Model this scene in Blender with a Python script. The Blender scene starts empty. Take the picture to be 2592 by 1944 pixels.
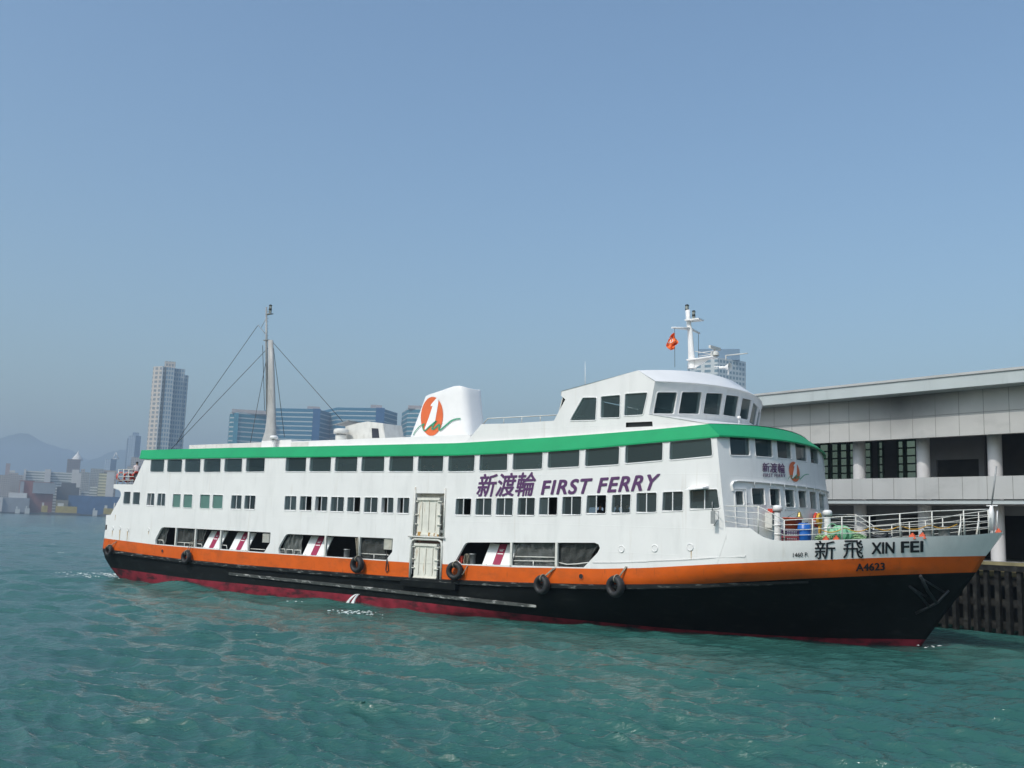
import bpy, bmesh, math, random
import numpy as np
from mathutils import Vector, Matrix
from mathutils.geometry import delaunay_2d_cdt
R = math.radians
rng = random.Random(7)
sc = bpy.context.scene
COL = sc.collection

# ------------------------------------------------------------------ camera
CAMH = 4.7
FPX = 2520.0
PITCH, ROLL = R(8.1428), R(1.89)
cd = Vector((0, math.cos(PITCH), math.sin(PITCH)))
_u = Vector((0, -math.sin(PITCH), math.cos(PITCH))); _r = Vector((1, 0, 0))
cr = math.cos(ROLL) * _r + math.sin(ROLL) * _u
cu = -math.sin(ROLL) * _r + math.cos(ROLL) * _u
CP = Vector((0, 0, CAMH))
cam = bpy.data.cameras.new('camera'); camo = bpy.data.objects.new('camera', cam); COL.objects.link(camo)
M4 = Matrix.Identity(4)
for i in range(3):
    M4[i][0] = cr[i]; M4[i][1] = cu[i]; M4[i][2] = -cd[i]; M4[i][3] = CP[i]
camo.matrix_world = M4
cam.sensor_width = 36; cam.lens = 36 * FPX / 2592
cam.clip_start = 0.3; cam.clip_end = 20000
sc.camera = camo

# ------------------------------------------------------------------ light
SUN_EL, SUN_AZ = R(48), R(222)          # azimuth clockwise from +Y
sv = Vector((math.sin(SUN_AZ) * math.cos(SUN_EL), math.cos(SUN_AZ) * math.cos(SUN_EL), math.sin(SUN_EL)))
sl = bpy.data.lights.new('sun', 'SUN'); so = bpy.data.objects.new('sun', sl); COL.objects.link(so)
so.rotation_euler = sv.to_track_quat('Z', 'Y').to_euler()
sl.energy = 2.25; sl.angle = R(0.6); sl.color = (1.0, 0.96, 0.90)
w = bpy.data.worlds.new('World'); sc.world = w; w.use_nodes = True
nt = w.node_tree; bg = nt.nodes['Background']
sky = nt.nodes.new('ShaderNodeTexSky'); sky.sky_type = 'NISHITA'; sky.sun_disc = False
sky.sun_elevation = SUN_EL; sky.sun_rotation = SUN_AZ
sky.air_density = 1.4; sky.dust_density = 3.2; sky.ozone_density = 3.0; sky.altitude = 0
tint = nt.nodes.new('ShaderNodeMixRGB'); tint.blend_type = 'MULTIPLY'; tint.inputs[0].default_value = 1; tint.inputs[2].default_value = (.90, 1.0, 1.04, 1)
nt.links.new(sky.outputs[0], tint.inputs[1]); nt.links.new(tint.outputs[0], bg.inputs[0]); bg.inputs[1].default_value = 0.15
sc.view_settings.view_transform = 'Standard'; sc.view_settings.look = 'None'
sc.view_settings.exposure = 0.0; sc.view_settings.gamma = 1.0
sc.render.engine = 'CYCLES'
sc.cycles.use_denoising = True
sc.cycles.max_bounces = 8; sc.cycles.transparent_max_bounces = 16
sc.cycles.caustics_reflective = False; sc.cycles.caustics_refractive = False

# ------------------------------------------------------------------ pixel -> ray helpers (pixels of the 2592x1944 photograph)
def ray(p):
    return cd * FPX + cr * (p[0] - 1296) + cu * (972 - p[1])
ZS = 2212 / 520
def zf(ox, oy, s): return lambda x, y: (ox + x / s, oy + y / s)
z1 = zf(0, 1080, ZS); z2 = zf(400, 760, 2212 / 640); z3 = zf(240, 1080, ZS); z4 = zf(640, 1080, ZS)
z5 = zf(1000, 1150, ZS); z6 = zf(1120, 1120, ZS); z7 = zf(1560, 1050, ZS); z8 = zf(1980, 1050, 2212 / 612)
b1 = zf(1400, 740, 2212 / 600); b2 = zf(1900, 880, 2208 / 692); b3 = zf(820, 930, 2212 / 500)
b4 = zf(2200, 1280, 1651 / 392); b5 = zf(1660, 760, 2212 / 260); b6 = zf(1800, 1230, 2212 / 320)
def L(f, *ps): return [f(*p) for p in ps]

# ferry frame: X forward, v to starboard (towards the camera), Z up; local y = -v
TH = R(52.1)
FW = Vector((math.sin(TH), -math.cos(TH), 0)); FN = Vector((-math.cos(TH), -math.sin(TH), 0))
P0 = Vector((-10.0, 67.72, 0)); HEAD = math.atan2(FW.y, FW.x)
HB = 6.5
def W(X, v, Z): return P0 + FW * X + FN * v + Vector((0, 0, Z))
def toship(P):
    d = P - P0; return (d.dot(FW), d.dot(FN), d.z)
def onv(p, v=HB):
    r = ray(p); t = ((P0 - CP).dot(FN) + v) / r.dot(FN); return toship(CP + r * t)
def xz(p, v=HB):
    a = onv(p, v); return (a[0], a[2])
def Lc(X, v, Z): return Vector((X, -v, Z))
def hit(f, p, t0, t1, n=160):
    """first place along the pixel's ray where f(X,v,Z) turns from + to -"""
    r = ray(p) / FPX; prev = None; ta = t0
    for i in range(n + 1):
        t = t0 + (t1 - t0) * i / n; q = f(*toship(CP + r * t))
        if prev is not None and prev > 0 >= q:
            lo, hi = ta, t
            for _ in range(30):
                m = (lo + hi) / 2
                if f(*toship(CP + r * m)) > 0: lo = m
                else: hi = m
            return toship(CP + r * lo)
        prev = q; ta = t
    return None

# ------------------------------------------------------------------ mesh builder
class MB:
    def __init__(s): s.v = []; s.f = []; s.m = []; s.s = []
    def add(s, vs, fs, m=0, sm=False):
        b = len(s.v); s.v += [tuple(x) for x in vs]
        for f in fs: s.f.append([b + i for i in f]); s.m.append(m); s.s.append(sm)
    def box(s, lo, hi, m=0):
        x0, y0, z0 = lo; x1, y1, z1_ = hi
        s.hexa([(x0, y0, z0), (x1, y0, z0), (x1, y1, z0), (x0, y1, z0)], [(x0, y0, z1_), (x1, y0, z1_), (x1, y1, z1_), (x0, y1, z1_)], m)
    def hexa(s, b, t, m=0):
        n = len(b)
        s.add(list(b) + list(t), [list(range(n))[::-1], list(range(n, 2 * n))] + [[i, (i + 1) % n, n + (i + 1) % n, n + i] for i in range(n)], m)
    def obox(s, c, ax, ay, az, m=0):
        """oriented box, half-axis vectors"""
        c, ax, ay, az = map(Vector, (c, ax, ay, az))
        q = [c - ax - ay, c + ax - ay, c + ax + ay, c - ax + ay]
        s.hexa([p - az for p in q], [p + az for p in q], m)
    def tube(s, pts, r, n=6, m=0, closed=False, caps=True):
        pts = [Vector(p) for p in pts]; rs = r if isinstance(r, (list, tuple)) else [r] * len(pts)
        N = len(pts); rings = []; up = None
        for i, p in enumerate(pts):
            if closed: d = pts[(i + 1) % N] - pts[i - 1]
            else: d = pts[min(i + 1, N - 1)] - pts[max(i - 1, 0)]
            if d.length < 1e-9: d = Vector((0, 0, 1))
            d.normalize()
            if up is None:
                up = Vector((0, 0, 1)) if abs(d.z) < .9 else Vector((1, 0, 0))
            a = d.cross(up)
            if a.length < 1e-4: a = d.cross(Vector((1, .3, 0)))
            a.normalize(); b = a.cross(d).normalized(); up = b
            rings.append([p + (a * math.cos(2 * math.pi * k / n) + b * math.sin(2 * math.pi * k / n)) * rs[i] for k in range(n)])
        fs = []
        for i in range(N if closed else N - 1):
            for k in range(n):
                j = (i + 1) % N; fs.append([i * n + k, i * n + (k + 1) % n, j * n + (k + 1) % n, j * n + k])
        s.add([q for g in rings for q in g], fs, m, True)
        if caps and not closed:
            s.add(rings[0], [list(range(n))[::-1]], m); s.add(rings[-1], [list(range(n))], m)
    def lathe(s, prof, c=(0, 0, 0), n=20, m=0, axis='z', sm=True):
        """profile of (r, h)"""
        c = Vector(c); vs = []
        for r, h in prof:
            for k in range(n):
                a = 2 * math.pi * k / n; x, y = r * math.cos(a), r * math.sin(a)
                vs.append(c + (Vector((x, y, h)) if axis == 'z' else Vector((x, h, y)) if axis == 'y' else Vector((h, x, y))))
        fs = [[i * n + k, i * n + (k + 1) % n, (i + 1) * n + (k + 1) % n, (i + 1) * n + k] for i in range(len(prof) - 1) for k in range(n)]
        s.add(vs, fs, m, sm)
    def sheet(s, rows, m=0, sm=False, close=False, skip=None):
        nr, nc = len(rows), len(rows[0]); fs = []
        ms = []
        for i in range(nr - 1):
            for j in range(nc if close else nc - 1):
                if skip and skip(i, j): continue
                k = (j + 1) % nc; fs.append([i * nc + j, i * nc + k, (i + 1) * nc + k, (i + 1) * nc + j]); ms.append(m(i, j) if callable(m) else m)
        b = len(s.v); s.v += [tuple(x) for r_ in rows for x in r_]
        for f, mm in zip(fs, ms): s.f.append([b + i for i in f]); s.m.append(mm); s.s.append(sm)
    def poly(s, pts, m=0): s.add(pts, [list(range(len(pts)))], m)
    def build(s, name, mats, parent=None, fix=True):
        me = bpy.data.meshes.new(name); me.from_pydata(s.v, [], s.f)
        for x in (mats if isinstance(mats, (list, tuple)) else [mats]): me.materials.append(x)
        me.polygons.foreach_set('material_index', s.m); me.polygons.foreach_set('use_smooth', s.s)
        if fix:
            bm = bmesh.new(); bm.from_mesh(me); bmesh.ops.remove_doubles(bm, verts=bm.verts, dist=1e-5)
            bmesh.ops.recalc_face_normals(bm, faces=bm.faces); bm.to_mesh(me); bm.free()
        me.update()
        o = bpy.data.objects.new(name, me); COL.objects.link(o)
        if parent: o.parent = parent
        return o

def tag(o, label=None, cat=None, group=None, kind=None):
    for k, x in (('label', label), ('category', cat), ('group', group), ('kind', kind)):
        if x: o[k] = x
    return o
def empty(name, loc=(0, 0, 0), rz=0, **k):
    o = bpy.data.objects.new(name, None); COL.objects.link(o); o.location = loc; o.rotation_euler = (0, 0, rz)
    o.empty_display_size = .2
    return tag(o, k.get('label'), k.get('category'), k.get('group'), k.get('kind'))
def copy_tree(o, parent=None):
    c = o.copy(); COL.objects.link(c)
    if parent: c.parent = parent
    for ch in [x for x in o.children]: copy_tree(ch, c)
    return c

# ------------------------------------------------------------------ materials
def mat(name, col, rough=.5, metal=0., var=.06, scale=1.5, bump=0., bscale=6., spec=.5, streak=None, grime=None, vstretch=1., seams=None, spot=None):
    m = bpy.data.materials.new(name); m.use_nodes = True; t = m.node_tree; N = t.nodes; K = t.links
    p = N['Principled BSDF']; p.inputs['Roughness'].default_value = rough; p.inputs['Metallic'].default_value = metal
    p.inputs['Specular IOR Level'].default_value = spec
    tc = N.new('ShaderNodeTexCoord'); mp = N.new('ShaderNodeMapping'); K.new(tc.outputs['Object'], mp.inputs[0])
    mp.inputs['Scale'].default_value = (1, 1, vstretch)
    nz = N.new('ShaderNodeTexNoise'); nz.inputs['Scale'].default_value = scale; nz.inputs['Detail'].default_value = 5
    K.new(mp.outputs[0], nz.inputs['Vector'])
    rp = N.new('ShaderNodeValToRGB'); K.new(nz.outputs['Fac'], rp.inputs[0])
    c = np.array(col[:3])
    rp.color_ramp.elements[0].position = .3; rp.color_ramp.elements[1].position = .7
    rp.color_ramp.elements[0].color = (*np.clip(c * (1 - var), 0, 1), 1); rp.color_ramp.elements[1].color = (*np.clip(c * (1 + var), 0, 1), 1)
    out = rp.outputs[0]
    def layer(out, colr, sx, sz, lo, hi, amt):
        mp2 = N.new('ShaderNodeMapping'); mp2.inputs['Scale'].default_value = (sx, sx, sz); K.new(tc.outputs['Object'], mp2.inputs[0])
        n2 = N.new('ShaderNodeTexNoise'); n2.inputs['Scale'].default_value = 1; n2.inputs['Detail'].default_value = 6; n2.inputs['Roughness'].default_value = .6
        K.new(mp2.outputs[0], n2.inputs['Vector'])
        r2 = N.new('ShaderNodeValToRGB'); K.new(n2.outputs['Fac'], r2.inputs[0])
        r2.color_ramp.elements[0].position = lo; r2.color_ramp.elements[0].color = (0, 0, 0, 1)
        r2.color_ramp.elements[1].position = hi; r2.color_ramp.elements[1].color = (amt, amt, amt, 1)
        mx = N.new('ShaderNodeMixRGB'); K.new(r2.outputs[0], mx.inputs[0]); K.new(out, mx.inputs[1]); mx.inputs[2].default_value = (*colr, 1)
        return mx.outputs[0]
    if streak: out = layer(out, *streak)
    if grime: out = layer(out, *grime)
    if spot:
        (cx, cy, cz), (sx, sy, sz), sc_, amt = spot; mp3 = N.new('ShaderNodeMapping'); mp3.vector_type = 'TEXTURE'; mp3.inputs['Location'].default_value = (cx, cy, cz); mp3.inputs['Scale'].default_value = (sx, sy, sz)
        wn = N.new('ShaderNodeTexNoise'); wn.inputs['Scale'].default_value = .5; wn.inputs['Detail'].default_value = 4; K.new(tc.outputs['Object'], wn.inputs['Vector'])
        av = N.new('ShaderNodeVectorMath'); av.operation = 'MULTIPLY_ADD'; av.inputs[1].default_value = (2.2, 2.2, .9); K.new(wn.outputs['Color'], av.inputs[0]); K.new(tc.outputs['Object'], av.inputs[2]); K.new(av.outputs[0], mp3.inputs[0])
        gr = N.new('ShaderNodeTexGradient'); gr.gradient_type = 'SPHERICAL'; K.new(mp3.outputs[0], gr.inputs[0])
        mm = N.new('ShaderNodeMath'); mm.operation = 'MULTIPLY'; mm.use_clamp = True; mm.inputs[1].default_value = amt; K.new(gr.outputs['Fac'], mm.inputs[0])
        mx3 = N.new('ShaderNodeMixRGB'); K.new(mm.outputs[0], mx3.inputs[0]); K.new(out, mx3.inputs[1]); mx3.inputs[2].default_value = (*sc_, 1); out = mx3.outputs[0]
    K.new(out, p.inputs['Base Color'])
    if seams:
        mp4 = N.new('ShaderNodeMapping'); mp4.inputs['Rotation'].default_value = (R(90), 0, 0); K.new(tc.outputs['Object'], mp4.inputs[0])
        bt = N.new('ShaderNodeTexBrick'); bt.inputs['Scale'].default_value = 1; bt.inputs['Brick Width'].default_value = seams[0]; bt.inputs['Row Height'].default_value = seams[1]; bt.inputs['Mortar Size'].default_value = .022; bt.inputs['Mortar Smooth'].default_value = .8
        K.new(mp4.outputs[0], bt.inputs['Vector']); sb = N.new('ShaderNodeBump'); sb.inputs['Strength'].default_value = .25; sb.inputs['Distance'].default_value = .01; K.new(bt.outputs['Fac'], sb.inputs['Height']); K.new(sb.outputs[0], p.inputs['Normal'])
    if bump:
        nb = N.new('ShaderNodeTexNoise'); nb.inputs['Scale'].default_value = bscale; nb.inputs['Detail'].default_value = 3
        K.new(tc.outputs['Object'], nb.inputs['Vector'])
        bp = N.new('ShaderNodeBump'); bp.inputs['Strength'].default_value = bump; bp.inputs['Distance'].default_value = .05
        K.new(nb.outputs['Fac'], bp.inputs['Height'])
        if seams: K.new(sb.outputs[0], bp.inputs['Normal'])
        K.new(bp.outputs[0], p.inputs['Normal'])
    return m
RUST = (.30, .14, .05)
M = {}
M['white'] = mat('white_paint', (.79, .78, .76), .42, var=.03, scale=.8, bump=.12, bscale=.9, seams=(5.5, 1.22), streak=((.50, .42, .32), 3.2, .22, .60, .80, .42), grime=((.52, .52, .50), 1.6, .35, .50, .8, .36))
M['white2'] = mat('white_deck_paint', (.78, .77, .755), .4, var=.03, bump=.05, bscale=2)
M['offwhite'] = mat('weathered_white_paint', (.62, .61, .57), .5, var=.08, scale=2.5, grime=((.35, .33, .28), 2, 1, .5, .75, .5))
M['cream'] = mat('cream_gate_paint', (.72, .70, .62), .5, var=.07, scale=3, streak=((.42, .24, .09), 7, .7, .6, .72, .8), bump=.2, bscale=4)
M['rail'] = mat('rail_paint', (.66, .65, .60), .4, var=.08, scale=5, streak=((.45, .28, .10), 6, 3, .6, .72, .7))
M['orange'] = mat('orange_hull_paint', (.62, .105, .008), .45, var=.09, scale=1.2, spec=.3, bump=.12, bscale=1.2, grime=((.24, .07, .02), 1.3, 2.4, .50, .78, .5), streak=((.10, .045, .02), 5, .8, .64, .76, .6))
M['strake'] = mat('chipped_black_strake', (.010, .012, .012), .6, var=.3, spec=.2, grime=((.30, .31, .29), 1.6, 9, .56, .68, .6))
M['black'] = mat('black_hull_paint', (.006, .0075, .0075), .6, var=.3, scale=.8, bump=.15, bscale=1.2, spec=.12, grime=((.03, .035, .033), 1.2, 3, .55, .8, .5))
M['red'] = mat('antifouling_red', (.21, .017, .030), .7, var=.3, scale=1.5, spec=.25, grime=((.02, .010, .012), .9, 2.5, .50, .64, .85))
M['green'] = mat('green_roof_paint', (.008, .30, .112), .5, var=.06, scale=.7, spec=.3, grime=((.012, .22, .10), 2, 1.2, .55, .8, .5))
M['purple'] = mat('purple_lettering', (.10, .035, .12), .45, var=.05)
M['ink'] = mat('black_lettering', (.012, .012, .016), .45, var=.1)
M['logo_orange'] = mat('emblem_orange', (.66, .13, .035), .45, var=.04)
M['logo_green'] = mat('emblem_green', (.03, .28, .15), .45, var=.05)
M['logo_white'] = mat('emblem_white', (.80, .80, .79), .45, var=.02)
M['steel'] = mat('grey_steel', (.30, .31, .31), .5, metal=.3, var=.15, scale=4)
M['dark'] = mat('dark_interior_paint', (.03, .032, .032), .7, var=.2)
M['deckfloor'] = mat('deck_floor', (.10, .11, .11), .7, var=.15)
M['ceil'] = mat('cabin_ceiling', (.32, .33, .32), .6, var=.05)
M['rubber'] = mat('tyre_rubber', (.018, .018, .019), .6, var=.25, scale=8, bump=.3, bscale=14, grime=((.07, .065, .06), 5, 5, .55, .75, .5))
M['rope'] = mat('old_rope', (.28, .25, .19), .85, var=.25, scale=12, bump=.5, bscale=40)
M['wire'] = mat('stay_wire', (.05, .055, .06), .5, var=.1)
M['blackp'] = mat('black_fitting', (.012, .014, .016), .4, var=.2)
M['lens'] = mat('lamp_lens', (.45, .47, .40), .15, var=.05)
M['mag'] = mat('magenta_panel', (.30, .015, .06), .45, var=.06)
M['tub'] = mat('orange_plastic', (.62, .09, .025), .4, var=.08)
M['blue'] = mat('blue_plastic', (.015, .13, .48), .35, var=.08)
M['crate'] = mat('purple_plastic', (.07, .03, .09), .45, var=.15)
M['cratered'] = mat('maroon_plastic', (.22, .03, .04), .45, var=.15)
M['yellow'] = mat('yellow_canvas', (.62, .33, .03), .7, var=.15, scale=6, bump=.3, bscale=9)
M['lifered'] = mat('lifebuoy_red', (.60, .05, .025), .5, var=.08)
M['winch'] = mat('winch_green', (.22, .50, .30), .5, var=.12, scale=4, streak=((.25, .17, .08), 6, 3, .6, .75, .6))
M['greenrope'] = mat('green_rope', (.30, .48, .24), .85, var=.2, scale=14, bump=.5, bscale=40)
M['brass'] = mat('brass', (.42, .32, .12), .35, metal=.8, var=.15)
M['flag'] = mat('flag_orange', (.85, .16, .035), .7, var=.05, bump=.2, bscale=5)
M['skin'] = mat('skin', (.42, .26, .18), .6, var=.05)
M['hair'] = mat('dark_hair', (.015, .012, .010), .6, var=.2)
M['shirt'] = mat('pink_white_shirt', (.66, .56, .56), .8, var=.06)
M['darkcloth'] = mat('dark_cloth', (.03, .035, .05), .85, var=.2)
M['seat'] = mat('seat_plastic', (.62, .62, .58), .45, var=.08)
M['greenglass'] = mat('green_obscured_glass', (.10, .20, .17), .12, var=.05)
M['scuff'] = mat('scuffed_strake', (.05, .055, .05), .6, var=.4, scale=3, grime=((.5, .5, .48), 2.2, 7, .55, .66, .8))

def glass(name, tint, diff, fac, rough=.04):
    m = bpy.data.materials.new(name); m.use_nodes = True; t = m.node_tree; N = t.nodes; K = t.links
    p = N['Principled BSDF']; p.inputs['Base Color'].default_value = (*diff, 1); p.inputs['Roughness'].default_value = rough
    tr = N.new('ShaderNodeBsdfTransparent'); tr.inputs[0].default_value = (*tint, 1)
    mx = N.new('ShaderNodeMixShader')
    oi = N.new('ShaderNodeObjectInfo'); mr = N.new('ShaderNodeMapRange'); mr.inputs[3].default_value = fac - .2; mr.inputs[4].default_value = fac + .18; K.new(oi.outputs['Random'], mr.inputs[0]); K.new(mr.outputs[0], mx.inputs[0])
    tc = N.new('ShaderNodeTexCoord'); nz = N.new('ShaderNodeTexNoise'); nz.inputs['Scale'].default_value = .8
    K.new(tc.outputs['Object'], nz.inputs['Vector'])
    bp = N.new('ShaderNodeBump'); bp.inputs['Strength'].default_value = .04; bp.inputs['Distance'].default_value = .05
    K.new(nz.outputs['Fac'], bp.inputs['Height']); K.new(bp.outputs[0], p.inputs['Normal'])
    K.new(p.outputs[0], mx.inputs[1]); K.new(tr.outputs[0], mx.inputs[2]); K.new(mx.outputs[0], N['Material Output'].inputs[0])
    return m
M['glass'] = glass('tinted_glass', (.78, .90, .90), (.048, .082, .090), .44)
M['glass_mid'] = glass('clear_glass', (.8, .9, .9), (.060, .088, .098), .46)
M['plastic_sheet'] = glass('clear_plastic_sheet', (.75, .75, .74), (.20, .21, .20), .55, .25)
M['pierglass'] = glass('pier_glazing', (.42, .45, .30), (.05, .06, .04), .7)
M['mast'] = mat('grey_mast_paint', (.38, .38, .37), .5, var=.08, scale=2, grime=((.25, .24, .21), 2, .6, .5, .75, .5))
# ------------------------------------------------------------------ walls with openings
def inpoly(x, y, P):
    c = False; n = len(P); j = n - 1
    for i in range(n):
        xi, yi = P[i]; xj, yj = P[j]
        if (yi > y) != (yj > y) and x < (xj - xi) * (y - yi) / (yj - yi) + xi: c = not c
        j = i
    return c
def fill(outline, holes=(), grid=()):
    vs = [Vector(p) for p in outline]; es = [(i, (i + 1) % len(outline)) for i in range(len(outline))]
    for h in holes:
        b = len(vs); vs += [Vector(p) for p in h]; es += [(b + i, b + (i + 1) % len(h)) for i in range(len(h))]
    for g in grid:
        if inpoly(g[0], g[1], outline) and not any(inpoly(g[0], g[1], h) for h in holes): vs.append(Vector(g))
    v2, e2, f2, *_ = delaunay_2d_cdt(vs, es, [], 0, 1e-5)
    fs = []
    for f in f2:
        x = sum(v2[i].x for i in f) / len(f); y = sum(v2[i].y for i in f) / len(f)
        if inpoly(x, y, outline) and not any(inpoly(x, y, h) for h in holes): fs.append(list(f))
    return v2, fs
def wall(name, outline, holes, fn, m, parent, grid=(), extra=None):
    v2, fs = fill(outline, holes, grid); mb = MB(); mb.add([fn(p.x, p.y) for p in v2], fs)
    if extra: extra(mb)
    return mb.build(name, m, parent, fix=False)
def roundq(q, r=.09, n=3):
    """quad (any 4 points, 2D or 3D) with rounded corners"""
    q = [Vector(p) for p in q]; out = []
    for i in range(4):
        p = q[i]; a = q[i - 1]; b = q[(i + 1) % 4]
        ra = min(r, (a - p).length * .45); rb = min(r, (b - p).length * .45)
        pa = p + (a - p).normalized() * ra; pb = p + (b - p).normalized() * rb
        for k in range(n + 1):
            t = k / n; out.append(pa * (1 - t) ** 2 + p * 2 * t * (1 - t) + pb * t * t)
    return out

ferry = empty('ferry', P0, HEAD, label='three deck white passenger ferry with green roof edge and orange band above its black hull', category='ferry')

# ------------------------------------------------------------------ hull lines (metres in the ferry's frame, X from midships)
oX = [-20.6, -13.5, -7, -1.3, 2.8, 11, 18, 23.4, 26, 29.1, 33.4, 35.7, 38.3, 40.4]
oZ = [2.86, 2.62, 2.55, 2.53, 2.54, 2.55, 2.65, 2.84, 3.02, 3.32, 3.70, 3.90, 4.06, 4.20]
def otop(X): return float(np.interp(X, oX, oZ))
uX = [-20.6, -15.1, -10.6, -4.5, 1.9, 9.9, 13.7, 18.1, 23.5, 28.4, 32.6, 35.7, 38.2, 39.8]
uZ = [2.08, 1.86, 1.74, 1.67, 1.68, 1.69, 1.75, 1.86, 2.07, 2.42, 2.86, 3.16, 3.36, 3.46]
def obot(X): return float(np.interp(X, uX, uZ))
def redtop(X): return float(np.interp(X, [-20, -13.8, -9.4, 0, 10, 15, 20.7, 26, 30, 33, 36.6], [.72, .62, .52, .52, .50, .42, .25, .12, .10, .16, .34]))
def deck(X): return float(np.interp(X, [29.5, 31.0, 31.25, 31.55, 31.9, 32.3, 33.8, 35, 36.2, 38.7, 39.8], [4.98, 4.98, 4.78, 4.60, 4.50, 4.47, 4.56, 4.65, 4.76, 4.98, 5.16]))
def stem(Z): return float(np.interp(Z, [-1.5, 0, 3.36, 4.11, 5.2], [34.9, 36.21, 38.61, 39.05, 39.80]))
def sternx(Z): return float(np.interp(Z, [-1.2, -.6, 0, .2, .6, 1.2, 2.1, 2.9, 4.6], [-15, -18.4, -19.55, -19.8, -20.15, -20.45, -20.62, -20.55, -20.35]))
def hb(X, Z):
    Xs = float(np.interp(Z, [-1, 0, 1.7, 3.0, 4.2], [8, 11, 21.5, 29.0, 29.4])); p = float(np.interp(Z, [0, 2, 4.5], [1.65, 1.9, 2.05]))
    Xe = stem(Z); v = HB
    if X > Xs: v = HB * (1 - min(1, (X - Xs) / (Xe - Xs)) ** p)
    X0 = sternx(Z)
    if X < -9 and Z < 1.75:
        k = min(1, (-9 - X) / 10.5); v -= .9 * k ** 1.8 * (1 - max(Z, -1) / 1.75)
    u = min(1, max(0, (X0 + .4 - X) / .4))
    v *= (1 - u ** 2.6) ** (1 / 2.6)
    if Z < 0: v *= 1 - .12 * Z * Z
    return max(v, 0.0)
lines = [lambda X: -1.0, lambda X: -.45, lambda X: 0.0, redtop, lambda X: redtop(X) * .5 + obot(X) * .5, obot, lambda X: (obot(X) + otop(X)) / 2, otop]
def rowend(fn, end):
    x = 38. if end > 0 else -19.
    for _ in range(40): x = .5 * x + .5 * (stem(fn(x)) if end > 0 else sternx(fn(x)))
    return x
GX0, GX1 = 11.05, 13.36
def columns(fn, x0=None):
    a, b = rowend(fn, -1), rowend(fn, 1); xs = []
    for k in range(14): xs.append(a + (-14 - a) * (1 - math.cos(math.pi / 2 * k / 14)))
    xs += list(np.linspace(-14, GX0, 20)) + list(np.linspace(GX0, GX1, 3))[1:]
    for k in range(1, 71):
        t = k / 70; t = .5 * t + .5 * math.sin(t * math.pi / 2); xs.append(GX1 + (b - GX1) * t)
    return xs
rows = {1: [], -1: []}
for fn in lines:
    xs = columns(fn); n = len(xs)
    for sd in (1, -1): rows[sd].append([Lc(x, sd * (hb(x, fn(x)) if 0 < i < n - 1 else 0), fn(x)) for i, x in enumerate(xs)])
gi = 14 + 19
mb = MB()
hm = lambda i, j: 0 if i < 3 else 1 if i < 5 else 2
mb.sheet(rows[1], hm, True, skip=lambda i, j: i >= 5 and j in (gi, gi + 1)); mb.sheet(rows[-1], hm, True)
# white bow shell, from the orange band up to the deck edge
fd = lambda X: deck(min(X, 39.8)); n = len(columns(otop))
sh = {1: [], -1: []}
eo = rowend(otop, 1); ed = 39.80
for q in (0, .25, .5, .75, 1):
    for sd in (1, -1):
        r_ = []
        for k in range(110):
            t = k / 109; t = .4 * t + .6 * math.sin(t * math.pi / 2)
            X = 29.45 + t * ((eo + (ed - eo) * q) - 29.45); Z = otop(X) + (deck(X) - otop(X)) * q
            r_.append(Lc(X, sd * (hb(X, Z) if k < 109 else 0), Z))
        sh[sd].append(r_)
for sd in (1, -1): mb.sheet(sh[sd], 3, True)
hull = mb.build('hull', [M['red'], M['black'], M['orange'], M['white']], ferry)
def fhull(X, v, Z):
    if X > stem(Z) or X < -20.5: return 1
    return v - hb(X, Z)
def onhull(p, off=.02):
    h = hit(fhull, p, 38, 72)
    if h is None: h = onv(p, HB)
    X, v, Z = h; e = .05
    nv = Vector((-(hb(X + e, Z) - hb(X - e, Z)) / (2 * e), 1, -(hb(X, Z + e) - hb(X, Z - e)) / (2 * e))).normalized()
    return Lc(X + nv.x * off, v + nv.y * off, Z + nv.z * off)
# rubbing strakes
def strake(x0, x1, fn, hh, d, name, m):
    mb = MB(); r4 = [[], [], [], []]
    for x in np.linspace(x0, x1, 70):
        z = fn(x); v = hb(x, z) + .0; k = min(1, (x - x0) / .5, (x1 - x) / (6 if x1 > 25 else 1.5)); dd = d * max(k, .02)
        for i, (a, b) in enumerate(((-.02, hh), (dd, hh * .7), (dd, -hh * .7), (-.02, -hh))): r4[i].append(Lc(x, v + a, z + b))
    mb.sheet(r4, 0, False); return mb.build(name, m, ferry)
strake(-20.2, 33.0, lambda x: obot(x) - .08, .13, .15, 'rubbing_strake', M['strake'])
strake(-5.0, 19.5, lambda x: float(np.interp(x, [-5, 5, 19.5], [1.08, .98, .80])), .10, .12, 'lower_strake', M['scuff'])
mb = MB(); mb.box((-21.05, -6.0, 1.95), (-20.2, 6.0, 2.25)); mb.build('stern_fender_beam', M['black'], ferry)
mb = MB(); mb.box((10.6, -6.78, 1.28), (14.6, -6.45, 1.62)); mb.build('gate_step', M['black'], ferry)

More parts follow.
